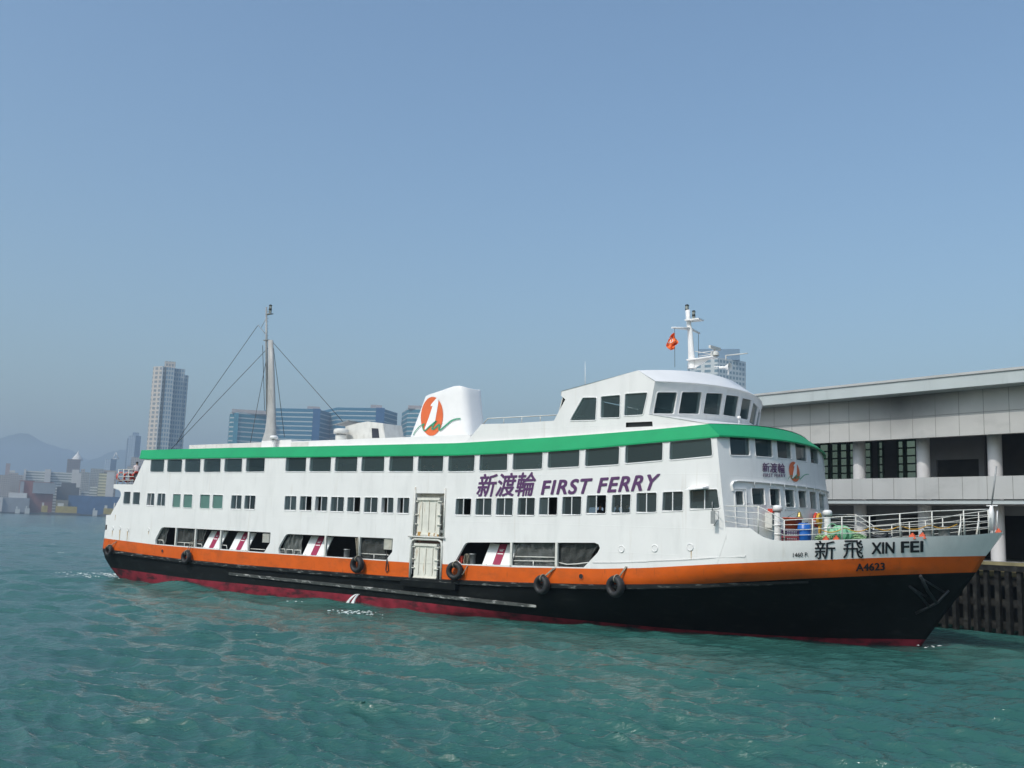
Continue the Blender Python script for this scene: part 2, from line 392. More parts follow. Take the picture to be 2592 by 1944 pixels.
# ------------------------------------------------------------------ window quads (pixels of the photograph, side plane)
UWq = [L(z3, *q) for q in (((607, 357), (753, 354), (742, 487), (597, 487)), ((787, 354), (945, 354), (935, 489), (777, 489)), ((977, 351), (1143, 349), (1135, 489), (968, 489)), ((1180, 349), (1360, 347), (1352, 487), (1170, 489)), ((1403, 347), (1590, 345), (1583, 487), (1392, 487)), ((1635, 340), (1835, 338), (1825, 483), (1625, 485)))]
UWq += [L(z4, *q) for q in (((360, 332), (578, 332), (570, 482), (350, 482)), ((620, 328), (845, 326), (838, 482), (608, 482)), ((893, 325), (1130, 322), (1120, 482), (880, 482)), ((1178, 320), (1420, 320), (1412, 482), (1166, 482)), ((1478, 320), (1732, 318), (1725, 482), (1465, 482)), ((1785, 317), (2055, 312), (2045, 482), (1775, 482)))]
UWq += [L(z6, *q) for q in (((70, 145), (350, 138), (340, 308), (60, 312)), ((405, 133), (702, 122), (695, 296), (396, 306)), ((765, 117), (1080, 100), (1072, 282), (755, 295)), ((1142, 98), (1478, 73), (1470, 258), (1132, 275)), ((1545, 70), (1905, 45), (1897, 235), (1535, 257)))]
UWq += [L(z7, *q) for q in (((102, 325), (500, 297), (495, 488), (95, 522)), ((580, 293), (1020, 250), (1033, 440), (573, 485)))]
MWq = [L(z3, *q) for q in (((320, 702), (388, 702), (378, 830), (305, 830)), ((418, 707), (490, 708), (480, 837), (407, 835)), ((572, 718), (645, 720), (637, 852), (557, 850)), ((683, 720), (762, 722), (755, 857), (667, 855)), ((847, 727), (928, 728), (918, 867), (835, 865)), ((962, 730), (1053, 732), (1045, 873), (950, 870)), ((1140, 733), (1242, 735), (1233, 880), (1130, 877)), ((1277, 735), (1382, 738), (1372, 882), (1265, 878)), ((1477, 740), (1585, 742), (1575, 890), (1463, 888)), ((1620, 742), (1733, 745), (1722, 893), (1607, 890)))]
MWq += [L(z4, *q) for q in (((350, 748), (472, 750), (465, 902), (338, 900)), ((515, 750), (637, 752), (630, 907), (502, 903)), ((680, 753), (807, 757), (797, 912), (667, 908)), ((848, 758), (985, 760), (975, 918), (835, 915)), ((1025, 762), (1162, 763), (1152, 922), (1013, 918)), ((1207, 763), (1348, 765), (1338, 928), (1195, 925)), ((1393, 765), (1518, 767), (1510, 932), (1383, 930)), ((1563, 767), (1688, 768), (1678, 937), (1553, 933)))]
MWq += [L(z5, *q) for q in (((660, 480), (823, 478), (813, 655), (648, 655)), ((875, 478), (1043, 475), (1035, 657), (863, 657)), ((1097, 475), (1272, 473), (1263, 657), (1085, 658)), ((1330, 472), (1507, 470), (1500, 657), (1317, 658)), ((1560, 468), (1750, 463), (1742, 653), (1548, 655)), ((1808, 460), (2007, 455), (2000, 648), (1797, 652)))]
MWq += [L(z6, *q) for q in (((1560, 573), (1765, 568), (1757, 762), (1547, 767)), ((1832, 567), (2027, 560), (2018, 755), (1820, 762)))]
MWq += [L(z7, *q) for q in (((222, 845), (435, 840), (430, 1045), (217, 1053)), ((505, 835), (718, 827), (712, 1030), (495, 1038)), ((797, 810), (1085, 803), (1112, 1003), (793, 1017)))]
UW = [[xz(p) for p in q] for q in UWq]; MW = [[xz(p) for p in q] for q in MWq]
GREEN = {4, 5, 6, 7}
# main-deck openings (X, Z)
OP1 = [xz(z3(*p)) for p in ((650, 1268), (652, 1215), (668, 1180), (712, 1098), (728, 1086), (750, 1082), (1892, 1140), (1886, 1250), (1822, 1353))]
OP2 = [xz(z4(*p)) for p in ((278, 1372), (275, 1312), (285, 1285), (345, 1180), (362, 1160), (385, 1155), (1508, 1205), (1500, 1350), (1430, 1436))]
OP3 = [xz(z5(*p)) for p in ((655, 1140), (740, 985), (760, 958), (790, 948), (2150, 952), (2190, 970), (2206, 1010), (2180, 1060), (2030, 1218), (700, 1194))]
def lift(P): return [(x, max(z, otop(x) + .05)) for x, z in P]
OP1, OP2, OP3 = lift(OP1), lift(OP2), lift(OP3)
POR = [(z3(122, 1083), .16, .32)]
def gbot(X): return float(np.interp(X, [-16.3, -14.9, -7.8, -2.1, 2.2, 6.4, 14.2, 20.1, 23, 24.2, 26.7, 29.1, 29.7], [8.76, 8.69, 8.66, 8.62, 8.57, 8.54, 8.47, 8.55, 8.66, 8.74, 8.88, 9.0, 9.05]))
def gtop(X): return float(np.interp(X, [-16.8, -5.8, 0.9, 5.8, 13.9, 20.2, 23.4, 25.8, 27.8, 28.9], [9.36, 9.30, 9.22, 9.18, 9.12, 9.26, 9.36, 9.45, 9.55, 9.62]))
def xcorner(Z): return 29.78 - .11 * (Z - 6)
top_line = [(x, gbot(x) + .04) for x in np.linspace(29.2, -15.5, 40)]
stern_prof = [(-15.66, 8.75), (-16.96, 6.82), (-19.5, 6.86), (-19.52, 6.56), (-18.75, 6.42), (-18.50, 6.28), (-18.43, 6.05), (-18.52, 5.85), (-19.57, 4.60), (-20.18, 4.55), (-20.35, 3.2), (-20.42, 2.86)]
bot = [(x, otop(x)) for x in np.linspace(-20.2, GX0, 36)] + [(GX0, 3.9), (11.25, 3.92), (11.25, 6.36), (GX1, 6.36), (GX1, otop(GX1))] + [(x, otop(x)) for x in np.linspace(GX1 + .3, 29.5, 30)]
front_edge = [(xcorner(z), z) for z in np.linspace(4.6, 9.0, 8)]
outl = bot + front_edge + top_line + stern_prof
holes = [list(map(tuple, roundq(q, .08))) for q in UW + MW] + [OP1, OP2, OP3]
sq = xz(z3(122, 1083)); holes.append([(sq[0] - .1, sq[1] - .18), (sq[0] + .1, sq[1] - .18), (sq[0] + .1, sq[1] + .18), (sq[0] - .1, sq[1] + .18)])
def svy(X):
    u = min(1, max(0, (-20.55 + .4 - X) / .4)); return HB * (1 - min(u, .8) ** 2.6) ** (1 / 2.6)
sgrid = [(x, z) for x in np.arange(-20.4, -20.0, .08) for z in np.arange(2.9, 6.8, .4)]
def reveal(mb, loop, d=.14):
    """jambs of an opening, going inboard"""
    a = [Lc(x, svy(x), z) for x, z in loop]; b = [Lc(x, svy(x) - d, z) for x, z in loop]; n = len(a)
    mb.add(a + b, [[i, (i + 1) % n, n + (i + 1) % n, n + i] for i in range(n)])
def side_extra(mb):
    for h in (OP1, OP2, OP3): reveal(mb, h)
    reveal(mb, [(GX0, otop(GX0)), (GX0, 3.9), (11.25, 3.92), (11.25, 6.36), (GX1, 6.36), (GX1, otop(GX1))], .5)
wall('side_wall', outl, holes, lambda x, z: Lc(x, svy(x), z), M['white'], ferry, sgrid, side_extra)
# far side wall: same profile, upper and middle windows left as openings
outl_p = [(x, otop(x)) for x in np.linspace(-20.2, 29.5, 60)] + front_edge + top_line + stern_prof
hp = [list(map(tuple, roundq(q, .08))) for q in UW + MW[18:28]] + [[(x, z) for x, z in OP3]]
wall('side_wall', outl_p, hp, lambda x, z: Lc(x, -svy(x), z), M['white'], ferry, sgrid)

def make_window(loop, n, mpane, mull=None, open_half=None, mf=None, fw=.065, proud=.026, deep=.05, back=.24):
    """loop: 3D inner edge of the opening on the wall face, n: outward normal. frame + reveal (window), pane (sub-part)"""
    n = Vector(n).normalized(); c = sum(loop, Vector()) / len(loop); N = len(loop)
    out = []
    for i, p in enumerate(loop):
        t = (loop[(i + 1) % N] - loop[i - 1]).normalized(); o = t.cross(n)
        if o.dot(p - c) < 0: o = -o
        out.append(p + o.normalized() * fw)
    mid = [a.lerp(b, .5) for a, b in zip(loop, out)]
    mb = MB()
    mb.sheet([[p + n * .003 for p in out], [p + n * proud for p in [a.lerp(b, .25) for a, b in zip(out, loop)]], [p + n * proud for p in [a.lerp(b, .8) for a, b in zip(out, loop)]], [p + n * .004 for p in loop], [p - n * back for p in loop]], 0, False, close=True)
    ax = None
    if mull is not None:
        tl, tr = loop[2], loop[6]; xs = [p.x for p in loop]; x0, x1 = min(xs), max(xs)
        zt = max(p.z for p in loop); zb = min(p.z for p in loop)
        d = (loop[(N // 2)] - loop[0])
        xm = x0 + (x1 - x0) * mull; y = c.y
        mb.box((xm - .022, y + deep - .05, zb), (xm + .022, y + deep - .005, zt))
        mb.box((x0, y + deep - .05, zb), (x1, y + deep - .006, zb + .035))
    o = mb.build('window', mf or M['white2'], ferry)
    pb = MB(); pl = [p - n * deep for p in loop]
    if open_half is None: pb.poly(pl)
    else:
        xs = [p.x for p in loop]; x0, x1 = min(xs), max(xs); zt = max(p.z for p in loop); zb = min(p.z for p in loop); xm = x0 + (x1 - x0) * (mull or .5); y = c.y + deep
        a, b = (x0, xm) if open_half == 'r' else (xm, x1)
        pb.poly([(a, y, zb), (b, y, zb), (b, y, zt), (a, y, zt)])
    pb.build('pane', mpane, o)
    return o
for q in UW: make_window([Lc(p[0], HB, p[1]) for p in roundq(q, .08)], (0, -1, 0), M['glass'])
for i, q in enumerate(UW[6:]):
    make_window([Lc(p[0], -HB, p[1]) for p in roundq(q, .08)], (0, 1, 0), M['glass'])
HALF = {11: 'r', 12: 'l', 14: 'r', 16: 'l', 17: 'l', 18: 'r', 22: 'r', 24: 'r', 2: 'l'}
for i, q in enumerate(MW):
    lp = [Lc(p[0], HB, p[1]) for p in roundq(q, .05)]
    if i in GREEN: make_window(lp, (0, -1, 0), M['greenglass'], fw=.05)
    elif i in (0, 1): make_window(lp, (0, -1, 0), M['glass_mid'], fw=.05)
    else: make_window(lp, (0, -1, 0), M['glass_mid'], mull=.5, open_half=HALF.get(i), fw=.05)
# dark ventilation squares in two of the green panes
for i in (4, 6):
    q = MW[i]; x0, x1 = q[0][0], q[1][0]; zt, zb = q[0][1], q[3][1]; mb = MB()
    mb.box((x0 + .45 * (x1 - x0), -HB + .06, zb + .3 * (zt - zb)), (x0 + .93 * (x1 - x0), -HB + .1, zb + .78 * (zt - zb))); mb.build('ventilation_fan', M['blackp'], ferry)
# rain hood over the foremost middle-deck window
h = [onv(z7(*p)) for p in ((785, 805), (1000, 795))]
mb = MB(); mb.hexa([Lc(h[0][0], HB, h[0][2]), Lc(h[1][0], HB, h[1][2] + .02), Lc(h[1][0] - .1, HB + .42, h[1][2] - .02), Lc(h[0][0], HB + .42, h[0][2] - .06)], [Lc(h[0][0], HB, h[0][2] + .1), Lc(h[1][0], HB, h[1][2] + .12), Lc(h[1][0] - .1, HB + .42, h[1][2] + .03), Lc(h[0][0], HB + .42, h[0][2] - .02)]); mb.build('window_hood', M['white2'], ferry)

# ------------------------------------------------------------------ decks inside
def f2(X): return float(np.interp(X, [-18, -12, -5, 10, 18, 22, 26, 29.5], [5.42, 5.27, 5.23, 5.22, 5.27, 5.41, 5.6, 5.8])) - .86
def f3(X): return float(np.interp(X, [-15, -4, 10, 16, 20, 24, 27, 29.2], [7.73, 7.66, 7.57, 7.56, 7.67, 7.83, 7.98, 8.14])) - .86
def deckslab(name, x0, x1, fn, th, hw, m):
    mb = MB(); xs = np.linspace(x0, x1, 24); mb.sheet([[Lc(x, -hw, fn(x)) for x in xs], [Lc(x, hw, fn(x)) for x in xs]], 0); mb.sheet([[Lc(x, -hw, fn(x) - th) for x in xs], [Lc(x, hw, fn(x) - th) for x in xs]], 1)
    for v in (-hw, hw): mb.sheet([[Lc(x, v, fn(x)) for x in xs], [Lc(x, v, fn(x) - th) for x in xs]], 1)
    for x in (x0, x1): mb.poly([Lc(x, -hw, fn(x)), Lc(x, hw, fn(x)), Lc(x, hw, fn(x) - th), Lc(x, -hw, fn(x) - th)], 1)
    return mb.build(name, [m, M['ceil']], ferry)
deckslab('main_deck', -20.0, 29.6, lambda x: otop(x) - .12, .1, 6.44, M['deckfloor'])
deckslab('middle_deck', -19.9, 29.5, f2, .14, 6.40, M['deckfloor'])
deckslab('upper_deck', -19.48, 29.4, f3, .14, 6.40, M['deckfloor'])
mb = MB()
for x, za, zb, hw in ((-15.6, 6.9, 8.8, 6.4), (-18.3, 4.5, 6.7, 6.4), (-20.2, 2.8, 4.5, 3.4)): mb.box((x, -hw, za), (x + .06, hw, zb))
mb.build('aft_bulkhead', M['white'], ferry)
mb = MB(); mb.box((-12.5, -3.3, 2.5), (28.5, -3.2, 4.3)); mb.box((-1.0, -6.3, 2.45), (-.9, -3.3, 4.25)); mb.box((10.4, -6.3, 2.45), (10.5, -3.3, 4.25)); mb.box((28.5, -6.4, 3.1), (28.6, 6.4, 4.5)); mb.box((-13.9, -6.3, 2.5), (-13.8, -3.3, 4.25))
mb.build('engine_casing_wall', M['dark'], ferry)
for lo_, hi_ in (((-4.3, -1.6, 4.5), (10.5, 1.6, 6.6)), ((-1.6, -1.5, 6.9), (-.3, 1.5, 8.5)), ((22.5, -1.8, 4.6), (22.6, 1.8, 6.6))):
    mb = MB(); mb.box(lo_, hi_); mb.build('inner_bulkhead', M['ceil'], ferry)
# rows of seats on the middle and upper decks
def bench(x, v, z):
    mb = MB(); mb.box((x, -v - 1.0, z + .38), (x + .42, -v + 1.0, z + .44)); mb.box((x - .04, -v - 1.0, z + .44), (x + .03, -v + 1.0, z + .95))
    for k in (-.8, .8): mb.box((x + .1, -v + k - .03, z), (x + .3, -v + k + .03, z + .38))
    return mb.build('bench', M['seat'], ferry)
for x in (22.7, 23.75, 24.5, 25.9): bench(x, 4.3, f2(x))
for x in (11.6, 13.8, 16.2, 18.4, 20.6): bench(x, 4.6, f3(x))

# ------------------------------------------------------------------ green mansard roof edge, roof deck
AF = R(22); RF = HB / math.sin(AF)
def xfront(v, Z): return xcorner(Z) - RF * math.cos(AF) + math.sqrt(max(RF * RF - v * v, 0))
def arc(xc, v, al, n, Zf=None, camber=0):
    r_ = v / math.sin(al)
    return [(xc - r_ * math.cos(al) + r_ * math.cos(t), r_ * math.sin(t)) for t in np.linspace(al, -al, n)]
per_b, per_t = [], []
for x in np.linspace(-16.3, 29.4, 46):
    per_b.append(Lc(x, 6.56, gbot(x)))
    xt = -16.8 + (x + 16.3) * (28.85 + 16.8) / (29.4 + 16.3); per_t.append(Lc(xt, 6.16, gtop(xt)))
ab = arc(29.62, 6.56, AF, 31); at_ = arc(28.85, 6.16, AF, 31)
for (xb, vb), (xt, vt) in zip(ab, at_):
    cb = 1 - (vt / 6.16) ** 2; per_b.append(Lc(xb, vb, 9.05 + .16 * cb)); per_t.append(Lc(xt, vt, 9.62 + .24 * cb))
for x in np.linspace(29.4, -16.3, 46):
    per_b.append(Lc(x, -6.56, gbot(x))); xt = -16.8 + (x + 16.3) * (28.85 + 16.8) / (29.4 + 16.3); per_t.append(Lc(xt, -6.16, gtop(xt)))
inn = [Vector((p.x * .995, p.y * .965, p.z - .03)) for p in per_b]
lip = [Vector((p.x, p.y, p.z - .07)) for p in per_b]
mb = MB(); mb.sheet([inn, lip, per_b, per_t], 0, False, close=True)
mb.build('green_roof_edge', M['green'], ferry)
mb = MB(); n = len(per_t); k = n // 2
mb.sheet([per_t[:k], [per_t[n - 1 - i] for i in range(k)]], 0); mb.build('roof', M['offwhite'], ferry)
mb = MB(); inz = [Vector((p.x * .997, p.y * .985, p.z - .02)) for p in per_b]; mb.sheet([inz[:k], [inz[n - 1 - i] for i in range(k)]], 0); mb.build('upper_ceiling', M['ceil'], ferry)

# ------------------------------------------------------------------ curved front
def ffront(X, v, Z): return 1 if abs(v) > 7 else X - xfront(max(-6.5, min(6.5, v)), Z)
def onfront(p, off=.02):
    h = hit(ffront, p, 36, 66)
    if h is None: return None
    X, v, Z = h; a = math.asin(max(-1, min(1, v / RF))); return Lc(X + off * math.cos(a), v + off * math.sin(a), Z)
def fvz(p):
    h = hit(ffront, p, 36, 66); return (h[1], h[2])
FUq = [L(z7, *q) for q in (((1215, 237), (1428, 243), (1437, 436), (1232, 432)), ((1487, 248), (1672, 262), (1683, 455), (1503, 443)), ((1722, 263), (1872, 283), (1887, 475), (1737, 460)), ((1918, 290), (2038, 313), (2052, 503), (1935, 483)), ((2078, 328), (2162, 352), (2183, 530), (2092, 515)))]
FLq = [L(z6b, *q) for z6b in (b6,) for q in (((705, 45), (925, 45), (945, 330), (732, 330)), ((1020, 50), (1195, 58), (1215, 345), (1045, 345)), ((1283, 65), (1440, 75), (1467, 375), (1312, 370)), ((1515, 80), (1650, 95), (1676, 385), (1545, 375)), ((1712, 98), (1830, 115), (1855, 405), (1738, 395)), ((1875, 130), (1975, 155), (1998, 430), (1900, 425)))]
DOORW = L(b6, (420, 95), (555, 95), (578, 330), (440, 330))
FH = [[fvz(p) for p in q] for q in FUq + FLq + [DOORW]]
FH = [q for q in FH]
fo = [(v, 4.4) for v in np.linspace(6.5, -6.5, 20)] + [(-6.5, 7), (-6.5, 9.02)] + [(v, 9.02 + .15 * (1 - (v / 6.5) ** 2)) for v in np.linspace(-6.1, 6.5, 20)] + [(6.5, 7)]
mirror = []
for q in FH[:4] + FH[5:9]:
    vs = [abs(v) for v, z in q]
    mq = [(-v, z) for v, z in q]
    if max(v for v, z in mq) < min(min(v for v, z in p) for p in FH) - .25: mirror.append([mq[1], mq[0], mq[3], mq[2]])
fholes = [[tuple(p) for p in roundq(q, .07)] for q in FH + mirror]
fgrid = [(v, z) for v in np.arange(-6.2, 6.3, .4) for z in np.arange(4.7, 9, .45)]
wall('front_wall', fo, fholes, lambda v, z: Lc(xfront(v, z), v, z), M['white'], ferry, fgrid)
def fnorm(v):
    a = math.asin(v / RF); return Vector((math.cos(a), -math.sin(a), .1))
for i, q in enumerate(FH + mirror):
    cv = sum(p[0] for p in q) / 4
    lp = [Lc(xfront(p[0], p[1]), p[0], p[1]) for p in roundq(q, .07)]
    make_window(lp, fnorm(cv), M['glass'] if i < 5 else M['glass_mid'], fw=.06 if i < 5 else .05)
# door around the small front window
dz = [fvz(b6(*p)) for p in ((405, 60), (600, 60), (625, 700), (440, 700))]
mb = MB(); dl = [Lc(xfront(v, z) + .004, v, z) for v, z in dz]; n_ = fnorm(dz[0][0])
o_ = [p + (p - sum(dl, Vector()) / 4).normalized() * .07 for p in dl]
mb.sheet([[p for p in o_], [p + n_ * .035 for p in o_], [p + n_ * .035 for p in dl], [p for p in dl]], 0, close=True)
dr = mb.build('door', M['white2'], ferry)
mb = MB(); hp_ = onfront(b6(620, 300), .05); mb.tube([hp_, hp_ + Vector((.06, 0, 0)), hp_ + Vector((.06, .12, 0))], .018); mb.build('handle', M['steel'], dr)
# brow over the lower front windows
mb = MB(); zz = 7.12
br = [(5.95, 6.62), (6.0, 6.85), (5.88, 7.0), (5.6, 7.06)] + [(v, zz - .05) for v in np.linspace(5.2, -6.2, 30)]
rr = [[], [], [], []]
for v, z in br:
    for i, (d, h_) in enumerate(((-.02, .035), (.11, .02), (.11, -.015), (-.02, -.035))): rr[i].append(Lc(xfront(v, z) + d, v, z + h_))
mb.sheet(rr, 0)
for v in np.arange(4.6, -6, -1.15):
    a = Lc(xfront(v, zz) + .12, v, zz - .06); mb.tube([a, Lc(xfront(v, zz - .4) + .01, v - .1, zz - .33)], .018)
mb.build('window_brow', M['white2'], ferry)
# ------------------------------------------------------------------ wheelhouse
HV = 6.05
AW = R(30); RW = HV / math.sin(AW)
def wx(Z): return 25.72 + .195 * (Z - 10.25)          # corner X: the front leans outwards
def whX(v, Z): return wx(Z) - RW * math.cos(AW) + math.sqrt(max(RW * RW - v * v, 0))
def eavez(v): return 11.78 + .22 * (1 - (v / HV) ** 2)
def hv(X): return float(np.interp(X, [14, 29], [6.02, 6.02]))
WWq = L(b1, (280, 985), (405, 985), (395, 1190), (160, 1195)), L(b1, (450, 975), (625, 960), (620, 1165), (445, 1170)), L(b1, (675, 950), (880, 937), (835, 1140), (665, 1150))
WW = [[xz(p, 6.02) for p in q] for q in WWq]
so_ = [(x, gtop(x) - .06) for x in np.linspace(14.2, 28.7, 24)] + [(28.84, gtop(28.84) + .06), (wx(10.22), 10.22), (wx(11.78), 11.78)] + [(25.05, 12.38), (22.06, 11.87), (20.58, 11.62), (20.56, 11.38), (20.82, 11.18), (20.15, 10.12), (17.5, 10.08), (15.35, 10.12)]
slot = [xz(b1(*p), 6.02) for p in ((680, 1215), (925, 1205), (930, 1250), (680, 1260))]
for sd in (1, -1):
    hl = [[tuple(p) for p in roundq(q, .06)] for q in WW] + ([slot] if sd > 0 else [])
    wall('wheelhouse_side', so_, hl, lambda x, z: Lc(x, sd * 6.02, z), M['white'], ferry)
    for q in WW: make_window([Lc(p[0], sd * 6.02, p[1]) for p in roundq(q, .06)], (0, -sd, 0), M['glass'])
mb = MB(); mb.box((slot[0][0] - .1, -5.9, slot[3][1] - .1), (slot[1][0] + .1, -5.8, slot[0][1] + .1)); mb.build('slot_backing', M['blackp'], ferry)
a_, b_ = Lc(slot[0][0], 6.02, slot[0][1]), Lc(slot[1][0], 6.02, slot[1][1])
# front of the wheelhouse
def fwh(X, v, Z): return 1 if abs(v) > 6.05 else X - whX(v, Z)
def wvz(p):
    h = hit(fwh, p, 36, 66); return (h[1], h[2]) if h else None
WFq = [L(b1, *q) for q in (((975, 935), (1158, 935), (1125, 1133), (938, 1130)), ((1205, 932), (1388, 932), (1360, 1135), (1172, 1130)), ((1430, 940), (1583, 945), (1555, 1145), (1400, 1130)), ((1615, 958), (1735, 972), (1705, 1162), (1585, 1142)), ((1765, 988), (1850, 1005), (1820, 1190), (1735, 1172)))]
WFH = [[wvz(p) for p in q] for q in WFq]
lo = min(min(p[0] for p in q) for q in WFH)
ex = []
for q in WFH[:4]:
    mq = [(-v, z) for v, z in q]; ex.append([mq[1], mq[0], mq[3], mq[2]])
ex = [q for q in ex if max(p[0] for p in q) < lo - .15]
WFA = WFH + ex
wo = [(v, 10.22) for v in np.linspace(HV, -HV, 24)] + [(v, eavez(v)) for v in np.linspace(-HV, HV, 24)]
wall('wheelhouse_front', wo, [[tuple(p) for p in roundq(q, .06)] for q in WFA], lambda v, z: Lc(whX(v, z), v, z), M['white'], ferry, [(v, z) for v in np.arange(-5.8, 6, .45) for z in np.arange(10.4, 11.8, .35)])
for q in WFA:
    cv = sum(p[0] for p in q) / 4; a = math.asin(cv / RW)
    make_window([Lc(whX(v, z), v, z) for v, z in roundq(q, .07)], (math.cos(a), -math.sin(a), -.19), M['glass'], fw=.075)
# roof: top plate, sloped front band, apron below the windows
ev = [Lc(whX(v, eavez(v)) + .05, v, eavez(v)) for v in np.linspace(HV + .02, -HV - .02, 31)]
vr = np.linspace(HV - .0, -HV, 31)
rd = [Lc(25.05 - RW * math.cos(AW) + math.sqrt(max(RW * RW - v * v, 0)) - .15 * (1 - abs(v) / HV), v * .995, 12.38 + .42 * (1 - (v / HV) ** 2)) for v in vr]
def rj(x, z, cz): return [Lc(x, v, z + cz * (1 - (v / HV) ** 2)) for v in vr]
mb = MB()
evl = [Vector((p.x - .06, p.y * .99, p.z - .09)) for p in ev]
mb.sheet([evl, ev, rd], 0, False)
mb.sheet([rd, rj(22.06, 11.87, .35), rj(20.58, 11.62, .2)], 0, True); mb.sheet([rj(20.58, 11.62, .2), rj(20.56, 11.38, .2)], 0)
mb.build('wheelhouse_roof', M['white2'], ferry)
mb = MB(); bs = [Lc(whX(v, 10.22), v, 10.22) for v in np.linspace(HV, -HV, 31)]
mb.sheet([bs, [Vector((p.x + .01, p.y * .985, p.z + .03)) for p in per_t[46:46 + 31]]], 0, False); mb.build('wheelhouse_apron', M['white2'], ferry)
mb = MB(); mb.box((15.4, -5.95, 10.02), (20.3, 5.95, 10.08)); mb.hexa([Lc(20.2, 5.9, 10.1), Lc(20.26, 5.9, 10.1), Lc(20.26, -5.9, 10.1), Lc(20.2, -5.9, 10.1)], [Lc(20.6, 5.9, 11.5), Lc(20.66, 5.9, 11.5), Lc(20.66, -5.9, 11.5), Lc(20.6, -5.9, 11.5)]); mb.poly([Lc(14.2, 6, 9.1), Lc(15.35, 6, 10.1), Lc(15.35, -6, 10.1), Lc(14.2, -6, 9.1)])
mb.build('wheelhouse_deck', M['offwhite'], ferry)
mb = MB(); mb.box((20.5, -5.8, 10.12), (25.6, 5.8, 10.18)); mb.box((24.2, -4.5, 10.2), (25.2, 4.5, 10.75)); mb.build('bridge_console', M['dark'], ferry)
mb = MB(); p = onv(b1(230, 1160), 5.2); mb.box((p[0] - .05, -5.3, 10.18), (p[0] + .02, -4.9, 10.75)); mb.box((p[0], -5.3, 10.35), (p[0] + .4, -4.9, 10.42)); mb.build('bridge_chair', M['seat'], ferry)
mb = MB()
for sd in (1, -1):
    pts = [Lc(15.35, 5.9 * sd, 10.1), Lc(15.7, 5.9 * sd, 10.42), Lc(20.3, 5.9 * sd, 10.42)]; mb.tube(pts, .03)
    for x in (16.8, 18, 19.2): mb.tube([Lc(x, 5.9 * sd, 10.08), Lc(x, 5.9 * sd, 10.42)], .02)
mb.build('roof_rail', M['rail'], ferry)

# ------------------------------------------------------------------ casing, deckhouse, funnel, ventilators on the roof
mb = MB()
for x0, x1, z, m in ((-12.3, -4.1, 9.70, 1), (-4.1, -1.1, 9.78, 0), (-1.1, 14.0, 9.66, 0)):
    v = 5.3 if m == 0 else 5.22
    mb.box((x0, -v, 9.0), (x1, v, z), m)
mb.box((-1.1, -5.315, 9.2), (.6, -5.29, 9.6), 1)
mb.build('roof_casing', [M['white2'], M['offwhite']], ferry)
mb = MB(); q = [onv(p, .9) for p in L(b3, (240, 820), (240, 660), (385, 622), (490, 605), (660, 625), (690, 820))]
mb.hexa([Lc(x, .9, z) for x, _, z in q], [Lc(x, -.9, z) for x, _, z in q])
dh = mb.build('deckhouse', M['offwhite'], ferry)
mb = MB(); q = [Lc(x, .91, z) for x, _, z in [onv(p, .9) for p in L(b3, (535, 680), (610, 685), (622, 790), (540, 790))]]; mb.poly(q); mb.build('window', M['darkcloth'], dh)
mb = MB(); q = [onv(p, 0) for p in L(b3, (235, 662), (390, 618))]; mb.hexa([Lc(q[0][0], 1, q[0][2]), Lc(q[1][0], 1, q[1][2]), Lc(q[1][0], -1, q[1][2]), Lc(q[0][0], -1, q[0][2])], [Lc(q[0][0], 1, q[0][2] + .06), Lc(q[1][0], 1, q[1][2] + .06), Lc(q[1][0], -1, q[1][2] + .06), Lc(q[0][0], -1, q[0][2] + .06)]); mb.build('awning', M['steel'], dh)
def ventilator(base, h, r, cap, m, rings=()):
    mb = MB(); ch = min(cap * 1.25, h * .3); prof = [(r, 0), (r, h - ch * 1.25)]
    mb.lathe(prof, base, 18); mb.lathe([(r * .88, h - ch * 1.3), (r * .88, h - ch * .9)], base, 18, 1)
    mb.lathe([(r * .9, h - ch), (cap, h - ch), (cap, h - ch * .38), (cap * .9, h - ch * .16), (cap * .6, h - ch * .03), (0, h)], base, 18)
    for k in rings: mb.lathe([(r, h * k - .03), (r * 1.13, h * k - .03), (r * 1.13, h * k + .03), (r, h * k + .03)], base, 18)
    return mb.build('ventilator', [m, M['steel']], ferry, fix=False)
q = onv(b3(190, 800), 1.6); ventilator(Lc(q[0], 1.6, 9.6), 1.25, .38, .52, M['offwhite'])
q = onv(z2(1010, 1270), 5.55); ventilator(Lc(q[0], 5.55, 9.25), .82, .13, .27, M['white2'])
# funnel: lofted ellipse sections
FV = 1.1
fa0, fa1 = onv(b3(925, 790), FV), onv(b3(1100, 335), FV); fb0, fb1 = onv(b3(1770, 760), FV), onv(b3(1722, 262), FV)
def fxa(Z): return fa0[0] + (fa1[0] - fa0[0]) * (Z - fa0[2]) / (fa1[2] - fa0[2])
def fxb(Z): return fb0[0] - 1.15 + (fb1[0] - fb0[0]) * (Z - fb0[2]) / (fb1[2] - fb0[2])
def fring(zf_):
    r_ = []
    for k in range(64):
        t = 2 * math.pi * k / 64; c_, s_ = math.cos(t), math.sin(t)
        ex_, ev_ = (3.6, 4.2) if c_ > 0 else (6.5, 6.5); x = (abs(c_) ** (2 / ex_)) * (1 if c_ > 0 else -1); v = (abs(s_) ** (2 / ev_)) * (1 if s_ > 0 else -1)
        u = (x + 1) / 2; Z = zf_(u); xa, xb = fxa(Z), fxb(Z); r_.append(Lc(xa + (xb - xa) * u, v * FV, Z))
    return r_
rowsF = [fring(lambda u, z=z: z) for z in np.linspace(9.4, fa1[2] - .05, 6)]
tp = fring(lambda u: fa1[2] + .52 * min(1, u / .78) - (.10 * max(0, (u - .88) / .12) ** 2)); rowsF.append(tp)
def shrink(r_, k, dz):
    c = sum(r_, Vector()) / len(r_); return [Vector((c.x + (p.x - c.x) * k, c.y + (p.y - c.y) * k, p.z + dz)) for p in r_]
